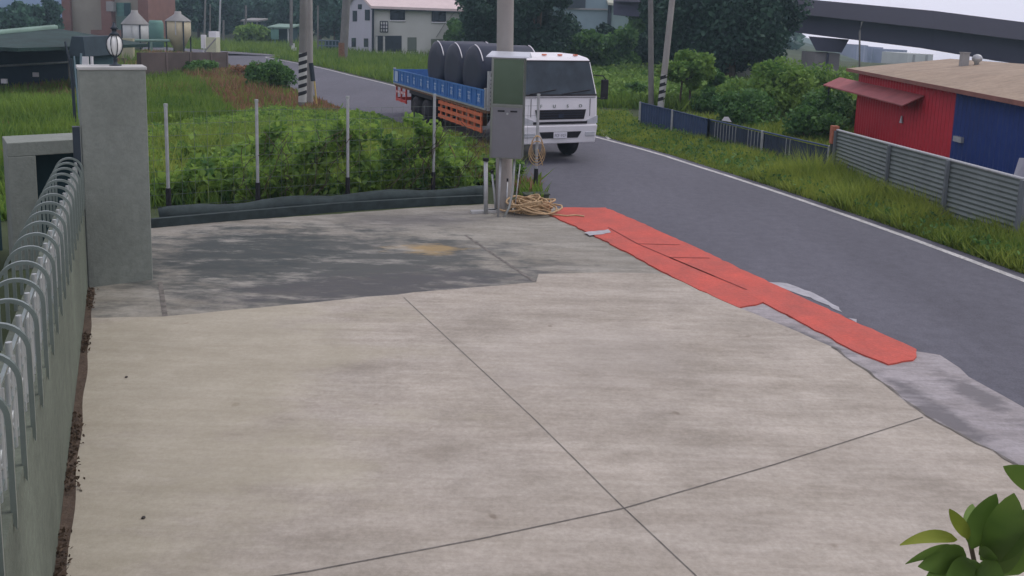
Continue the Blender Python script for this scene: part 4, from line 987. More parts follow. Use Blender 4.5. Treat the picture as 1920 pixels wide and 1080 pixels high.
R0, R1 = e0_+Vector((0, 0, s0.z+.04)), e1_+Vector((0, 0, s1z+.04)); B0, B1 = R0+nS*(DP/2)+Vector((0, 0, rise*.6)), R1+nS*(DP/2)+Vector((0, 0, rise)); C0, C1 = R0+nS*(DP+.7), R1+nS*(DP+.7)
mb = MB(); t_ = Vector((0, 0, .05))
mb.hexa([R0, R1, B1, B0], [R0+t_, R1+t_, B1+t_, B0+t_]); mb.hexa([B0, B1, C1, C0], [B0+t_, B1+t_, C1+t_, C0+t_]); part(shed, 'roof', mb, M['roof_tan'])
mb = MB().hexa([R0-nS*.03-t_*1.2, R1-nS*.03-t_*1.2, R1-t_*1.2-nS*.003, R0-t_*1.2-nS*.003], [R0-nS*.03+t_, R1-nS*.03+t_, R1+t_-nS*.003, R0+t_-nS*.003]); part(shed, 'fascia', mb, M['roof_edge'])
# awning
a0 = A(1556, 150, 31.6); a1 = A(1632, 172, 29.4); a2 = A(1768, 181, 25.5)
aw0 = f0_-dS*2.0-nS*.6; aw1 = f0_.lerp(f1_, .34)-nS*.6
zA = A(1640, 168, 29).z
mb = MB().hexa([aw0+Vector((0, 0, zA)), aw1+Vector((0, 0, zA-.05)), aw1+nS*.58+Vector((0, 0, zA+.25)), aw0+nS*.58+Vector((0, 0, zA+.30))], [aw0+Vector((0, 0, zA+.04)), aw1+Vector((0, 0, zA-.01)), aw1+nS*.58+Vector((0, 0, zA+.29)), aw0+nS*.58+Vector((0, 0, zA+.34))])
part(shed, 'awning', mb, mat('awning_red', (.30, .09, .09), .7, .2, 2))
part(shed, 'awning_post', MB().tube(aw0+dS*.4+nS*.1, aw0+dS*.4+nS*.1+Vector((0, 0, zA+.05)), .03, n=6), M['dark_frame'])
b_ = f0_.lerp(f1_, .255)-nS*.04; zl = A(1745, 232, b_.y).z
part(shed, 'wall_lamp', MB().tube(b_+Vector((0, 0, zl)), b_+Vector((0, 0, zl+.22)), .06, .02, 8), M['galv'])
b_ = f0_.lerp(f1_, .49)-nS*.05; zl = A(1822, 262, b_.y).z
part(shed, 'wall_box', MB().box(b_+Vector((0, 0, zl)), (.10, .38, .14)), M['galv'])
# vents on roof
for px, nm, lb in ((1808, 'roof_box', 'square grey box on the shed roof'), (1832, 'roof_vent', 'round pale turbine vent on the shed roof')):
    Yv_ = 25.0; p = A(px, 112, Yv_)
    if nm == 'roof_box': tag(MB().box(p+Vector((0, 0, .0)), (.20, .2, .42)).box(p+Vector((0, 0, .22)), (.24, .24, .03)).build(nm, M['silo_grey']), lb, 'box')
    else:
        o = empty(nm, p-Vector((0, 0, .2)), lb, 'vent'); MB().lathe((0, 0, 0), [(.07, 0), (.07, .12), (.14, .18), (.15, .26), (.10, .34), (.03, .37)], 14).build('vent_head', M['galv'], o)
# elevated road
vy = lambda px: 66-(px-1440)/475*16
dk = empty('elevated_road', (A(1440, 60, 66).x, 66, 0), 'long grey elevated road crossing behind the trees and red shed', 'viaduct')
def beam(pxs, y0, y1, dy, th, m, nm, par):
    mb = MB()
    fr_ = [(A(px, a, vy(px)+dy), A(px, b, vy(px)+dy)) for px, a, b in zip(pxs, y0, y1)]
    vs = []
    for t2, b2_ in fr_: vs += [tuple(t2), tuple(b2_), (t2.x+th*.35, t2.y+th, t2.z), (b2_.x+th*.35, b2_.y+th, b2_.z)]
    k = len(fr_)
    for i in range(k-1):
        o_ = 4*i; n_ = 4*(i+1); mb.add([vs[j] for j in (o_, o_+1, o_+2, o_+3, n_, n_+1, n_+2, n_+3)], [(0, 1, 5, 4), (1, 3, 7, 5), (3, 2, 6, 7), (2, 0, 4, 6)])
    part(par, nm, mb, m)
xs = [1150, 1300, 1440, 1540, 1750, 1915, 2100, 2500]
beam(xs, [-30, -20, -8, 1, 20, 41, 62, 110], [2, 8, 20, 31, 54, 75, 98, 150], 0, 9, mat('parapet_concrete', (.14, .135, .17), .9, .06, .1), 'parapet', dk)
beam(xs, [2, 8, 20, 31, 54, 75, 98, 150], [28, 38, 54, 67, 93, 121, 148, 200], 1.2, 7, M['conc_dark'], 'girder', dk)
Yc = 63
pr2 = MB().hexa([A(1530, 95, Yc), A(1578, 99, Yc), A(1578, 99, Yc+4), A(1530, 95, Yc+4)], [A(1516, 68, Yc), A(1592, 74, Yc), A(1592, 74, Yc+4), A(1516, 68, Yc+4)]); part(dk, 'pier_cap', pr2, M['conc_dark'])
ca, cb = A(1529, 98, Yc+.3), A(1575, 100, Yc+.3)
part(dk, 'pier', MB().hexa([(ca.x, ca.y, -.1), (cb.x, cb.y, -.1), (cb.x, cb.y+3, -.1), (ca.x, ca.y+3, -.1)], [tuple(ca), tuple(cb), (cb.x, cb.y+3, cb.z), (ca.x, ca.y+3, ca.z)]), M['conc_mid'])
part(dk, 'drain_pipe', MB().tube((cb.x-1.0, cb.y-.15, 0), (cb.x-1.0, cb.y-.15, cb.z), .1, n=8), M['conc_dark'])
# street lamp by the shed
lb_ = A(1612, 150, 60); sl_ = empty('street_lamp', (lb_.x, 60, 0), 'slim grey street lamp with curved arm behind the red shed', 'street lamp')
part(sl_, 'lamp_pole', MB().path([(lb_.x, 60, 0), A(1612, 60, 60), A(1616, 42, 60), A(1626, 33, 60), A(1638, 31, 60)], .07, 8), M['pole_conc'])
part(sl_, 'lamp_head', MB().box(A(1640, 31, 60), (.5, .2, .1)), M['galv'])
# far apartment blocks
abl = ['long low grey far block seen under the elevated road', 'slightly taller grey far block in the middle under the elevated road', 'far block with pale vertical bands right under the elevated road', 'pale cream far building at the ridge of the shed roof']
for i, (x0, x1, yt, Y) in enumerate([(1602, 1628, 83, 330), (1629, 1656, 87, 340), (1657, 1701, 92, 330), (1702, 1750, 100, 200)]):
    a = A(x0, yt, Y); b = A(x1, yt+2, Y); o = empty('apartment_block', (a.x, Y, 0), abl[i], 'building', 'far blocks beyond the elevated road')
    m_ = M['far_block'] if i < 3 else M['white_wall']
    zt_ = (a.z+b.z)/2; zb_ = gz_(a.x, Y)-1
    
    part(o, 'wall', MB().hexa([(a.x, Y, zb_), (b.x, Y, zb_), (b.x, Y+14, zb_), (a.x, Y+14, zb_)], [(a.x, Y, a.z), (b.x, Y, b.z), (b.x, Y+14, b.z), (a.x, Y+14, a.z)]), m_)
    wm_ = MB(); k = max(2, int((b.x-a.x)/2.2))
    for j in range(k):
        xx = a.x+(j+.5)*(b.x-a.x)/k; wm_.box((xx, Y-.05, (a.z+zb_)/2), (.55, .12, (a.z-zb_)*.9))
    part(o, 'window_band', wm_, mat('far_window', (.32, .33, .42) if i < 3 else (.3, .3, .28), .7, .1, 1))
# pale wall behind bushes
wv0, wv1 = A(1362, 122, 58), A(1400, 122, 58)
tag(MB().slab((wv0.x, 58), (wv1.x+1.2, 58.5), 0, wv0.z, .2).build('garden_wall', M['white_wall']), 'pale wall piece showing above the bushes under the huge tree', 'wall')

# pale green building behind the lorry
pg = empty('green_building', (A(1060, 60, 112).x, 112, 0), 'pale blue green building with pale overhanging roof behind the shrubs', 'building')
a = A(1058, 62, 112); b = A(1140, 62, 110); c = A(1260, 62, 104); tz = A(1100, -60, 112).z
part(pg, 'wall', MB().slab((a.x, a.y), (b.x, b.y), 0, tz, .3), mat('blue_green_wall', (.21, .29, .32), .8, .1, .5))
part(pg, 'wall', MB().slab((b.x, b.y-.2), (c.x, c.y-.2), 0, A(1150, 0, 109).z+.4, .3), M['pale_green_wall'])
part(pg, 'downpipe', MB().box((b.x, b.y-.6, (A(1141, 5, 109).z)/2), (.45, .3, A(1141, 5, 109).z)), M['dark_frame'])
za = A(1140, 9, 108).z; zb2 = A(1230, 22, 104).z
part(pg, 'roof', MB().hexa([(b.x-.4, b.y-2.0, za), (c.x, c.y-2.0, zb2), (c.x, c.y+6, zb2+2.2), (b.x-.4, b.y+6, za+2.2)], [(b.x-.4, b.y-2, za+.3), (c.x, c.y-2, zb2+.3), (c.x, c.y+6, zb2+2.6), (b.x-.4, b.y+6, za+2.6)]), M['pale_roof'])
w0 = A(1060, 5, 111.6); part(pg, 'balcony', MB().box((w0.x+1.2, 111.2, w0.z), (3.0, .8, 1.4)), M['dark_frame'])
part(pg, 'wall_ledge', MB().box(((a.x+b.x)/2, (a.y+b.y)/2-.35, A(1100, 17, 111).z), ((b.x-a.x), .35, .22), math.atan2(b.y-a.y, b.x-a.x)), M['silo_grey'])

# ================= WHITE HOUSE =================
HY = 84
ha = A(700, 100, HY); hb = A(859, 100, HY+3); hg = A(654, 100, HY+9)
eav = A(700, 9, HY).z; he = A(859, 16, HY+3).z; eav = (eav+he)/2
hs = empty('white_house', (ha.x, ha.y, 0), 'two storey white house with pale pink roof beyond the road', 'house')
a = Vector((ha.x, ha.y, 0)); b = Vector((hb.x, hb.y, 0)); c = Vector((hg.x, hg.y, 0)); d = c+(b-a)
part(hs, 'front_wall', MB().slab(a, b, 0, eav, .3), M['white_wall'])
gz = A(676, -12, HY+4.5).z; mid = (a+c)/2; dg = (c-a).normalized(); ng = Vector((-dg.y, dg.x, 0))*.15
mb = MB(); pf = [a, c, c+Vector((0, 0, eav)), mid+Vector((0, 0, gz)), a+Vector((0, 0, eav))]
mb.add([tuple(p-ng) for p in pf]+[tuple(p+ng) for p in pf], [(4, 3, 2, 1, 0), (5, 6, 7, 8, 9)]+[(i, (i+1) % 5, 5+(i+1) % 5, 5+i) for i in range(5)])
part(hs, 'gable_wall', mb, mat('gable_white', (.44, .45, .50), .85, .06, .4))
part(hs, 'side_wall', MB().slab(b, d, 0, eav, .3), M['white_wall']); part(hs, 'back_wall', MB().slab(c, d, 0, eav, .3), M['white_wall'])
mid2 = (b+d)/2; ux = (b-a).normalized(); fo = (a-c).normalized()
z3 = Vector((0, 0, 1)); ov = .9
E0 = a-ux*.5+fo*ov+z3*(eav-.35); E1 = b+ux*.8+fo*ov+z3*(eav-.35); K0 = mid-ux*.5+z3*(gz+.1); K1 = mid2+ux*.2+z3*(gz+.1); D0 = c-ux*.5-fo*ov+z3*(eav-.35); D1 = d+ux*.8-fo*ov+z3*(eav-.35); tk_ = z3*.25
mb = MB().hexa([E0, E1, K1, K0], [E0+tk_, E1+tk_, K1+tk_, K0+tk_]).hexa([K0, K1, D1, D0], [K0+tk_, K1+tk_, D1+tk_, D0+tk_]); ro = part(hs, 'roof', mb, M['roof_pink'])
mb = MB().hexa([E0-z3*.12-fo*.1, E1-z3*.12-fo*.1, E1-z3*.12-fo*.02, E0-z3*.12-fo*.02], [E0-fo*.1-z3*.01, E1-fo*.1-z3*.01, E1-fo*.02-z3*.01, E0-fo*.02-z3*.01]); part(hs, 'gutter', mb, M['dark_frame'])
def on_front(px, py, off=.2):          # a point on the front wall plane under this pixel
    r_ = Vector(ray(px, py)); nf = Vector((ux.y, -ux.x, 0)); aa = a+nf*off; t = nf.dot(aa)/nf.dot(Vector((r_.x, r_.y, 0))); return Vector((r_.x*t, r_.y*t, H+r_.z*t))
def win(fn, x0, y0, x1, y1, nm, m, frame=None, off=.2, dep=.12):
    p = [fn(x0, y1, off), fn(x1, y1, off), fn(x1, y0, off), fn(x0, y0, off)]
    back = Vector((0, dep, 0)); mb = MB().hexa([p[0]+back, p[1]+back, p[1], p[0]], [p[3]+back, p[2]+back, p[2], p[3]])
    o = part(hs, nm, mb, m)
    if frame:
        fr_ = MB(); e = .06
        for (u, v) in ((0, 1), (1, 2), (2, 3), (3, 0)): fr_.tube(p[u]+Vector((0, -e, 0)), p[v]+Vector((0, -e, 0)), .09, n=4)
        mm_ = (p[0]+p[1])/2; mt = (p[2]+p[3])/2; fr_.tube(mm_+Vector((0, -e, 0)), mt+Vector((0, -e, 0)), .04, n=4)
        local(hs, fr_).build('frame', frame, o)
    return o
win(on_front, 733, 19, 758, 37, 'window', M['glass'], M['dark_frame']); win(on_front, 811, 21, 835, 40, 'window', M['glass'], M['dark_frame'])
for x0, y0, x1 in ((731, 39, 760), (809, 42, 837)):
    p = on_front(x0, y0, .25); q = on_front(x1, y0+.3, .25); part(hs, 'window_sill', MB().tube(p, q, .10, n=4), M['white'])
win(on_front, 704, 67, 753, 97, 'carport_opening', M['dark_frame']); win(on_front, 764, 70, 781, 96, 'door', mat('green_grey_door', (.13, .16, .13), .7, .1, 2)); win(on_front, 808, 73, 831, 100, 'door', mat('olive_door', (.15, .18, .14), .7, .1, 2))
for px_ in (706, 720): part(hs, 'carport_post', MB().tube(Vector((on_front(px_, 90, .6).x, on_front(px_, 90, .6).y, 0)), on_front(px_, 68, .6), .12, n=6), M['cap'])
def on_gable(px, py, off=.2):
    r_ = Vector(ray(px, py)); nf = Vector((dg.y, -dg.x, 0)); nf = nf if nf.y < 0 else -nf; aa = a+nf*off; t = nf.dot(aa)/nf.dot(Vector((r_.x, r_.y, 0))); return Vector((r_.x*t, r_.y*t, H+r_.z*t))
for (x0, y0, x1, y1) in ((661, 20, 669, 40), (684, 18, 693, 38), (671, 8, 678, 17), (659, 71, 667, 88), (682, 72, 690, 88)):
    win(on_gable, x0, y0, x1, y1, 'window', M['glass'], None)
# caged air conditioner
p = on_front(715, 60, .25); q = on_front(729, 60, .25); z0 = p.z; z1 = on_front(715, 40, .25).z
o = part(hs, 'air_conditioner', MB().box((p+q)/2*1.0+Vector((0, -.35, (z1-z0)*.45)), ((q-p).length*.75, .5, (z1-z0)*.7)), M['white'])
cg = MB()
for t in np.linspace(0, 1, 4):
    s_ = p.lerp(q, t)+Vector((0, -.7, 0)); cg.tube((s_.x, s_.y, z0), (s_.x, s_.y, z1), .05, n=4)
for zz in np.linspace(z0, z1, 4): cg.tube((p.x, p.y-.7, zz), (q.x, q.y-.7, zz), .05, n=4)
local(hs, cg).build('cage', M['dark_frame'], o)
part(hs, 'corner_pipe', MB().tube(a+Vector((0, -.35, 0)), a+Vector((0, -.35, eav-.3)), .12, n=6), M['dark_frame'])
part(hs, 'cable', MB().path([on_front(852, 23, .3), on_front(833, 46, .3), on_front(818, 70, .3)], .035, 4), M['silo_grey'])
# low retaining wall and open-fronted frames left of the house
r0 = A(655, 112, 98); r1 = A(702, 112, 98)
tag(MB().slab((r0.x, 98), (r1.x, 97), 0, A(680, 92, 98).z, .3).build('retaining_wall', mat('rubble', (.13, .12, .115), .9, .35, 1.2)), 'low rough grey wall under the gable of the white house', 'wall')
dfc = A(597, 112, 92); dfd = A(636, 112, 92); zt_ = A(615, 76, 92).z
df = empty('steel_frame_pen', (dfc.x, 92, 0), 'bluish steel barred pen between the paired poles and the white house', 'pen')
mb = MB()
for t in np.linspace(0, 1, 7): mb.tube((dfc.x+(dfd.x-dfc.x)*t, 92, 0), (dfc.x+(dfd.x-dfc.x)*t, 92, zt_), .07, n=5)
for zz in (zt_, zt_*.5): mb.tube((dfc.x, 92, zz), (dfd.x, 92, zz), .07, n=5)
part(df, 'bar', mb, mat('blue_grey_steel', (.12, .17, .22), .6, .1, 2)); part(df, 'back_panel', MB().box(((dfc.x+dfd.x)/2, 95, zt_*.45), (dfd.x-dfc.x, .1, zt_*.9)), M['teal_dark'])
def canopy(label, px0, px1, yt, yb, Y, m, roofm):
    l_ = A(px0, yb, Y); r_ = A(px1, yb, Y); zt = A(px0, yt, Y).z; o = empty('roadside_canopy', (l_.x, Y, 0), label, 'canopy')
    part(o, 'dark_back', MB().box(((l_.x+r_.x)/2, Y+2, zt*.45), (r_.x-l_.x, 3, zt*.9)), m)
    part(o, 'roof', MB().box(((l_.x+r_.x)/2, Y+1, zt+.1), (r_.x-l_.x+.8, 5.5, .22), 0, 0, rad(4)), roofm)
    for xx in (l_.x, r_.x): part(o, 'post', MB().tube((xx, Y-1.2, 0), (xx, Y-1.2, zt), .12, n=6), M['galv'])
canopy('dark open hut under the trees above the road bend', 463, 487, 38, 66, 130, M['teal_dark'], M['silo_grey'])
canopy('dark roadside canopy with pale roof edge left of the paired poles', 514, 545, 50, 82, 110, M['teal_dark'], M['shed_eave'])
tag(MB().box(A(515, 60, 106)-Vector((0, 0, .3)), (1.0, .15, 1.3)).tube(Vector((A(515, 60, 106).x, 106.1, 0)), A(515, 66, 106.1), .08, n=6).build('sign_board', M['tank_green']), 'small dull green board at left of the roadside canopy', 'sign')
tag(MB().box(A(551, 92, 84), (.5, .3, .35)).box(A(549, 88, 84), (.2, .2, .3)).box(Vector((A(551, 96, 84).x, 84, .5)), (.15, .15, 1.0)).build('marker_stone', M['white_wall']), 'small pale block on the grass left of the paired poles', 'block')

# ================= LEFT BACKGROUND =================
# dark shed with mossy roof
sA = G(3, 172); sB = G(128, 160); sA0 = sA-(sB-sA)*.6
dsh = empty('dark_shed', sA, 'long dark blue open shed with mossy roof at the left edge', 'shed')
zz0, zz1 = A(0, 70, sA.y).z, A(125, 56, sB.y).z
part(dsh, 'wall', MB().slab(sA0, sB, 0, Zat(sB, 80), .2), M['shed_dark'])
uS = (sB-sA).normalized(); nSh = Vector((-uS.y, uS.x, 0)); 
if nSh.y > 0: nSh = -nSh
ra, rb = sA0+nSh*3.2, sB+uS*1.9+nSh*3.2
k0 = sA0-nSh*2; k1 = sB+uS*1.9-nSh*2; zB0 = Zat(rb, 88); zA0 = zB0; zRi1 = Zat(k1, 59)
rr_ = ray(0, 70); dk_ = k1-k0; tq = (k0.x*rr_[1]-k0.y*rr_[0])/(dk_.y*rr_[0]-dk_.x*rr_[1]); q_ = k0+dk_*tq; zRi0 = zRi1+(Zat(q_, 70)-zRi1)/(1-tq)
T = Vector((0, 0, .15)); z_ = Vector((0, 0, 1))
mb = MB().hexa([ra+z_*zA0, rb+z_*zB0, sB+uS*1.9-nSh*2+z_*zRi1, sA0-nSh*2+z_*zRi0], [ra+z_*zA0+T, rb+z_*zB0+T, sB+uS*1.9-nSh*2+z_*zRi1+T, sA0-nSh*2+z_*zRi0+T]); part(dsh, 'roof', mb, M['shed_roof'])
mb = MB().path([sA0-nSh*2.05+z_*(zRi0+.2), sB+uS*1.8-nSh*2.05+z_*(zRi1+.2)], .16, 5); part(dsh, 'ridge_edge', mb, M['shed_eave'])
mb = MB().path([sA0+nSh*.2+z_*(A(0, 123, sA.y).z), sB+nSh*.2+z_*(A(125, 116, sB.y).z)], .05, 5); part(dsh, 'wall_rail', mb, M['galv'])
for px_ in (30, 125): q = G(px_, 168 if px_ < 60 else 160); part(dsh, 'wall_post', MB().tube(q+nSh*.15, q+nSh*.15+z_*1.9, .06, n=5), M['silo_grey'])
for px_, py_, lb in ((8, 152, 'left small white box lamp on the dark shed wall'), (67, 140, 'right small white box lamp on the dark shed wall')):
    Yw = (sA.y if px_ < 30 else (sA.y+sB.y)/2)-.6; part(dsh, 'wall_lamp', MB().box(A(px_, py_, Yw), (.24, .1, .2)), M['white'])
# slender braced frame in front of the shed end
bq = A(143, 262, 24.0); bfz = Vector((bq.x, 24.0, 0))
fr2 = empty('braced_frame', bfz, 'slender dark steel post with a forked brace left of the gate pillar', 'post')
mb = MB().tube(bfz, A(133, 110, 24.0), .045, n=8).tube(A(140, 160, 24), A(122, 78, 24), .03, n=6); part(fr2, 'dark_post', mb, M['dark_frame'])
mb = MB().tube(A(150, 240, 23.9), A(139, 105, 23.9), .022, n=6).tube(A(152, 100, 23.8), A(148, 250, 23.8), .03, n=6); part(fr2, 'pale_tube', mb, mat('pale_blue_tube', (.16, .24, .28), .6, .1, 3))
# small gabled hut right of the shed (dark roof) with white sign
hq = A(168, 115, 36); dr_ = empty('small_hut', (hq.x, 36, 0), 'small hut with steep dark roof between the shed and gate pillar', 'hut')
aL, aR = A(146, 104, 36), A(178, 104, 36); ap = A(163, 68, 36); hgt = aL.z
part(dr_, 'roof', MB().hexa([(aL.x, 35.2, hgt), (aR.x, 35.2, hgt), (aR.x, 38, hgt), (aL.x, 38, hgt)], [(ap.x-.25, 35.2, ap.z), (ap.x+.25, 35.2, ap.z), (ap.x+.25, 38, ap.z), (ap.x-.25, 38, ap.z)]), mat('dark_slate_roof', (.035, .055, .07), .8, .2, 2))
part(dr_, 'wall', MB().box(((aL.x+aR.x)/2-.1, 36.8, hgt/2), (aR.x-aL.x-.2, 3, hgt)), M['teal_dark'])
part(dr_, 'white_panel', MB().box(A(160, 115, 35), (.28, .06, .42)), M['white'])
part(dr_, 'white_post', MB().tube((A(172, 110, 34.9).x, 34.9, 0), A(172, 106, 34.9), .06, n=6), M['white'])
# brick and beige industrial building
Yb = 100
bb_ = empty('brick_building', (A(112, 100, Yb).x, Yb, 0), 'tall building with brownish red piers and beige panels behind the gate pillar', 'building')
def blk(x0, x1, yt, yb, m, nm, dy=0.0, th=8.0, par=bb_, floor=True):
    a_, b_ = A(x0, yt, Yb+dy), A(x1, yt, Yb+dy); zb_ = 0 if floor else A(x0, yb, Yb+dy).z
    return part(par, nm, MB().hexa([(a_.x, a_.y, zb_), (b_.x, b_.y, zb_), (b_.x, b_.y+th, zb_), (a_.x, a_.y+th, zb_)], [(a_.x, a_.y, a_.z), (b_.x, b_.y, b_.z), (b_.x, b_.y+th, b_.z), (a_.x, a_.y+th, a_.z)]), m)
blk(112, 128, -60, 0, M['brick'], 'pier'); blk(186, 205, -60, 0, M['brick'], 'pier', -.4, 8); blk(256, 275, -60, 0, M['brick'], 'pier')
blk(128, 186, -60, 0, M['beige'], 'wall', .4); blk(205, 256, -60, 0, M['beige'], 'wall', .6)
blk(170, 232, 56, 100, M['brick'], 'lower_wall', -1.2, 1.0)
o = blk(218, 243, 5, 30, M['green_glass'], 'window', .3, .25, floor=False); blk(232, 243, 6, 30, M['teal_dark'], 'open_window', .2, .08, floor=False)
blk(218, 238, 30, 60, mat('green_panel', (.10, .17, .14), .7, .1, 1), 'green_panel', .25, .2, floor=False)
blk(205, 214, 28, 55, M['cap'], 'panel', .35, .2, floor=False)
blk(128, 160, -60, -52, M['dark_frame'], 'upper_window', .2, .2, floor=False)
part(bb_, 'air_conditioner', MB().box(A(208, 12, Yb-.3), (.9, .6, 1.2)), M['silo_grey'])
yw = tag(MB().slab((A(172, 100, 60).x, 60), (A(251, 100, 60).x, 60), 0, A(210, 82, 60).z, .3).slab((A(226, 95, 59.6).x, 59.6), (A(251, 95, 59.6).x, 59.6), 0, A(240, 72, 59.6).z, .3).build('yard_wall', M['yellow_wall']), 'pale yellowish wall seen behind the globe lantern', 'wall')
tag(MB().slab((A(172, 118, 57).x, 57), (A(236, 118, 57).x, 57), 0, A(200, 108, 57).z, .3).build('low_wall', mat('olive', (.10, .105, .06), .9, .2, 1)), 'low olive green wall behind the foot of the globe lantern', 'wall')
def silo(label, px, wpx, ytop, yeave, ybody, yhop, Y, m):
    c = A(px, yeave, Y); r = wpx/2/F*Y*1.02; ze = c.z; zt = A(px, ytop, Y).z; zb_ = A(px, ybody, Y).z; zh = A(px, yhop, Y).z
    o = empty('feed_silo', (c.x, Y, 0), label, 'silo', 'feed silos by the brick building')
    L_ = lambda pr_: [(r_, z) for r_, z in pr_]
    MB().lathe((0, 0, 0), L_([(r*.3, zh), (r, zb_), (r, ze)]), 20).build('silo_body', m, o)
    MB().lathe((0, 0, 0), L_([(r*1.05, ze), (r*1.05, ze+.06), (r*.28, zt-.25), (r*.25, zt)]), 20).build('silo_cone', M['silo_grey'], o)
    mb = MB()
    for k in range(4):
        a_ = rad(45+90*k); mb.tube((r*1.02*math.cos(a_), r*1.02*math.sin(a_), 0), (r*1.02*math.cos(a_), r*1.02*math.sin(a_), ze), .07, n=6)
    mb.build('silo_leg', M['dark_frame'], o)
    mb = MB().tube((r*.2, -r*1.04, zb_), (r*.2, -r*1.04, ze), .05, n=5); mb.build('ladder', M['galv'], o)
silo('white feed silo with grey cone, left of the green tank', 253, 45, 19, 46, 76, 96, 74, M['silo_white'])
silo('tan feed silo with grey cone, right of the green tank', 334, 43, 21, 40, 65, 96, 74, M['silo_tan'])
gt = A(292, 38, 88); o = empty('green_tank', (gt.x, 88, 0), 'dull green upright tank between the two silos', 'tank'); rg = 13/F*88
MB().lathe((0, 0, 0), [(rg, 0), (rg, gt.z-.3), (rg*.8, gt.z)], 18).build('tank_shell', M['tank_green'], o)
bq0, bq1 = A(250, 76, 73), A(318, 76, 73)
tag(MB().tube(bq0, bq1, .13, n=8).tube((A(284, 90, 73).x, 73, 0), A(284, 76, 73), .10, n=8).build('conveyor_pipe', M['shed_eave']), 'pale green pipe bridging the two silos', 'pipe')
# brown wall
w0, w1 = G(262, 150), G(425, 128); hz0 = A(275, 99, w0.y).z; hz1 = A(425, 98, w1.y).z
bw = empty('brown_wall', w0, 'dark brown weathered wall at the edge of the green field', 'wall')
part(bw, 'wall_body', MB().slab(w0, w1, 0, hz0, .25, 0, None, hz1), M['brown_wall'])
for t in (.26, .52, .78, 1.0): c = w0.lerp(w1, t); part(bw, 'pilaster', MB().box(c+Vector((0, -.2, (hz0*(1-t)+hz1*t)/2)), (.3, .25, hz0*(1-t)+hz1*t+.05)), mat('pilaster', (.11, .085, .08), .9, .2, 1))
wbq = A(392, 98, 71); o = empty('white_box', (wbq.x, 71, 0), 'pair of stacked white boxes with a diagonal strut above the brown wall', 'box')
zb_, zm_, zt_ = A(392, 98, 71).z, A(392, 70, 71).z, A(397, 59, 71).z
x0_, x1_, x2_ = A(386, 80, 71).x, A(405, 80, 71).x, A(391, 80, 71).x
part(o, 'lower_box', MB().box(((x0_+x1_)/2, 71.5, (zb_+zm_)/2), (x1_-x0_, 1.0, zm_-zb_)), mat('cream_box', (.48, .50, .34), .7, .1, 2)); part(o, 'upper_box', MB().box(((x2_+x1_)/2, 71.5, (zt_+zm_)/2+.003), (x1_-x2_-.02, .9, zt_-zm_)), M['white'])
part(o, 'strut', MB().tube(A(383, 97, 70.6), A(405, 72, 70.6), .06, n=6), M['silo_grey'])
part(o, 'stand', MB().box(((x0_+x1_)/2, 71.6, zb_/2-.01), (x1_-x0_, .8, zb_-.02)), M['brown_wall'])
tag(MB().box(A(382, 78, 72)+Vector((0, 0, 0)), (.35, .4, 1.2)).tube((A(382, 90, 72).x, 72, 0), A(382, 90, 72), .08, n=6).build('white_cylinder', M['white']), 'narrow white upright box left of the stacked boxes', 'box')
bush('dark green shrub at the foot of the brown wall', 368, 50, .9, 1.6, M['leaf_mid'], 3000, .14, 95, 'shrub', 'shrubs in the field')
bush('rounded shrub on the field edge left of the striped pole', 503, 40, 1.5, 1.2, M['leaf_mid'], 4500, .12, 96, 'shrub', 'shrubs in the field')
bush('brownish shrub by the field left of the road', 470, 48, .9, 1.4, M['brown_grass'], 2500, .10, 97, 'shrub', 'shrubs in the field')

# ================= FOREGROUND PLANT =================
pr_ = A(1850, 1075, 1.75); fpz = empty('broadleaf_plant', (pr_.x+.02, pr_.y, 0), 'tall plant with large glossy oval leaves in the near right corner', 'plant')
def leafmesh(p0, p1, width, droop, side, fold=.15):
    p0 = Vector(p0); p1 = Vector(p1); d = p1-p0; ln = d.length; n_ = 10; sd_ = Vector(side).normalized(); up_ = d.cross(sd_).normalized(); 
    if up_.z < 0: up_ = -up_
    mb = MB(); vs = []
    for i in range(n_+1):
        t = i/n_; c = p0+d*t+Vector((0, 0, -droop*ln*(t*t-t*.3))); wv = width*(math.sin(math.pi*min(1, t**.75))**.8)*(1 if t < .99 else 0)+.001
        vs += [tuple(c-sd_*wv+up_*wv*fold), tuple(c-up_*0), tuple(c+sd_*wv+up_*wv*fold)]
    mb.add(vs, [(3*i, 3*i+1, 3*i+4, 3*i+3) for i in range(n_)]+[(3*i+1, 3*i+2, 3*i+5, 3*i+4) for i in range(n_)], 0, True); return mb
heart = A(1822, 1020, 1.72)
lv = [((1795, 1012), (1690, 992), .013, .34, 1.66), ((1805, 1035), (1700, 1034), .016, .22, 1.62), ((1812, 1042), (1722, 1052), .030, .12, 1.64), ((1815, 1012), (1781, 949), .015, .10, 1.70), ((1818, 1008), (1824, 941), .016, .05, 1.84), ((1822, 1030), (1869, 918), .027, .08, 1.66),
      ((1868, 1085), (1903, 912), .040, .06, 1.55), ((1830, 1022), (1878, 972), .014, .10, 1.72), ((1838, 1050), (1930, 985), .030, .1, 1.6), ((1815, 1050), (1722, 1100), .026, .2, 1.60), ((1822, 1050), (1765, 1110), .022, .2, 1.56), ((1828, 1050), (1830, 1125), .022, .2, 1.6), ((1835, 1040), (1872, 1032), .014, .2, 1.60), ((1838, 1055), (1895, 1110), .028, .2, 1.52), ((1880, 1080), (1960, 930), .038, .06, 1.6)]
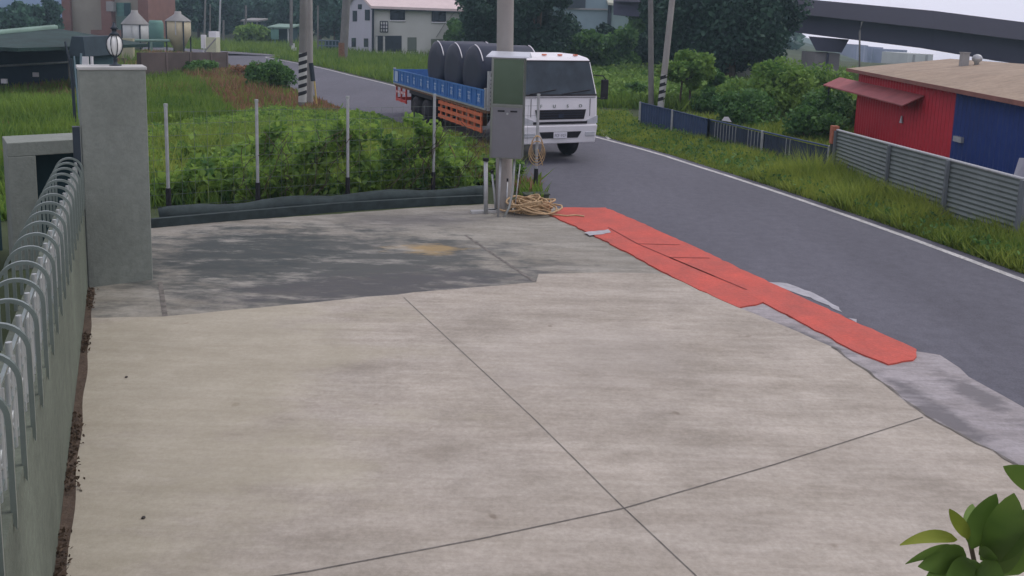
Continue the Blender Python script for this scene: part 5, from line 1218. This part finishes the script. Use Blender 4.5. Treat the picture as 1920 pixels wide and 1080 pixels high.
for i, (a_, b_, wd_, dr2, Yl) in enumerate(lv):
    p0_ = A(a_[0], a_[1], 1.70); p1_ = A(b_[0], b_[1], Yl); dd_ = (p1_-p0_).normalized(); vw = (p0_-Vector((0, 0, H))).normalized()
    sd2 = dd_.cross((vw+Vector((random.uniform(-.35, .35), random.uniform(-.2, .2), random.uniform(-.35, .35)))).normalized()).normalized()
    part(fpz, 'leaf', leafmesh(p0_, p1_, wd_, dr2, sd2, .28), M['leaf_plant' if i not in (0, 3, 7) else 'leaf_young'])
sk = MB().path([(pr_.x+.02, pr_.y, 0), (pr_.x+.05, pr_.y+.03, 1.2), A(1838, 1150, 1.74), A(1828, 1060, 1.72), A(1818, 1012, 1.72)], .0055, 7); part(fpz, 'stem', sk, M['bark'])
up2 = empty('branch_leaf', A(1960, 880, 1.9), 'single dark leaf poking in at the right edge', 'leaf')
part(up2, 'leaf_blade', leafmesh(A(1965, 925, 1.9), A(1882, 866, 1.95), .036, .15, (0.3, -.3, .9)), M['leaf_plant'])
q = A(1965, 925, 1.9); part(up2, 'twig', MB().path([(q.x+.1, q.y, 0), (q.x+.08, q.y, 1.6), q], .008, 6), M['bark'])
# small dark specks on the slab
for (px_, py_, lb) in ((237, 708, 'tiny dark pebble on the slab toward the left wall'), (269, 972, 'tiny dark pebble on the slab near the lower left')):
    q = G(px_, py_, .03); tag(MB().lathe(q, [(.006, 0), (.016, .006), (.012, .014), (.002, .017)], 8).build('pebble', M['crack']), lb, 'pebble')

# no physical helpers left behind
for o in list(bpy.data.objects):
    if o.name.startswith('base_board'): o.matrix_parent_inverse = Matrix.Translation(-wf.location)

# ================= HAZE =================
hz_ = MB().hexa([(-420, -40, -40), (620, -40, -40), (620, 640, -40), (-420, 640, -40)], [(-420, -40, 45), (620, -40, 45), (620, 640, 45), (-420, 640, 45)])
hm_ = bpy.data.materials.new('haze'); hm_.use_nodes = True; ht = hm_.node_tree; ht.nodes.clear()
pv = ht.nodes.new('ShaderNodeVolumePrincipled'); pv.inputs['Color'].default_value = (.62, .86, 1.0, 1); pv.inputs['Density'].default_value = .0009; pv.inputs['Anisotropy'].default_value = .2
om = ht.nodes.new('ShaderNodeOutputMaterial'); ht.links.new(pv.outputs[0], om.inputs['Volume'])
tag(hz_.build('haze', hm_), kind='stuff')
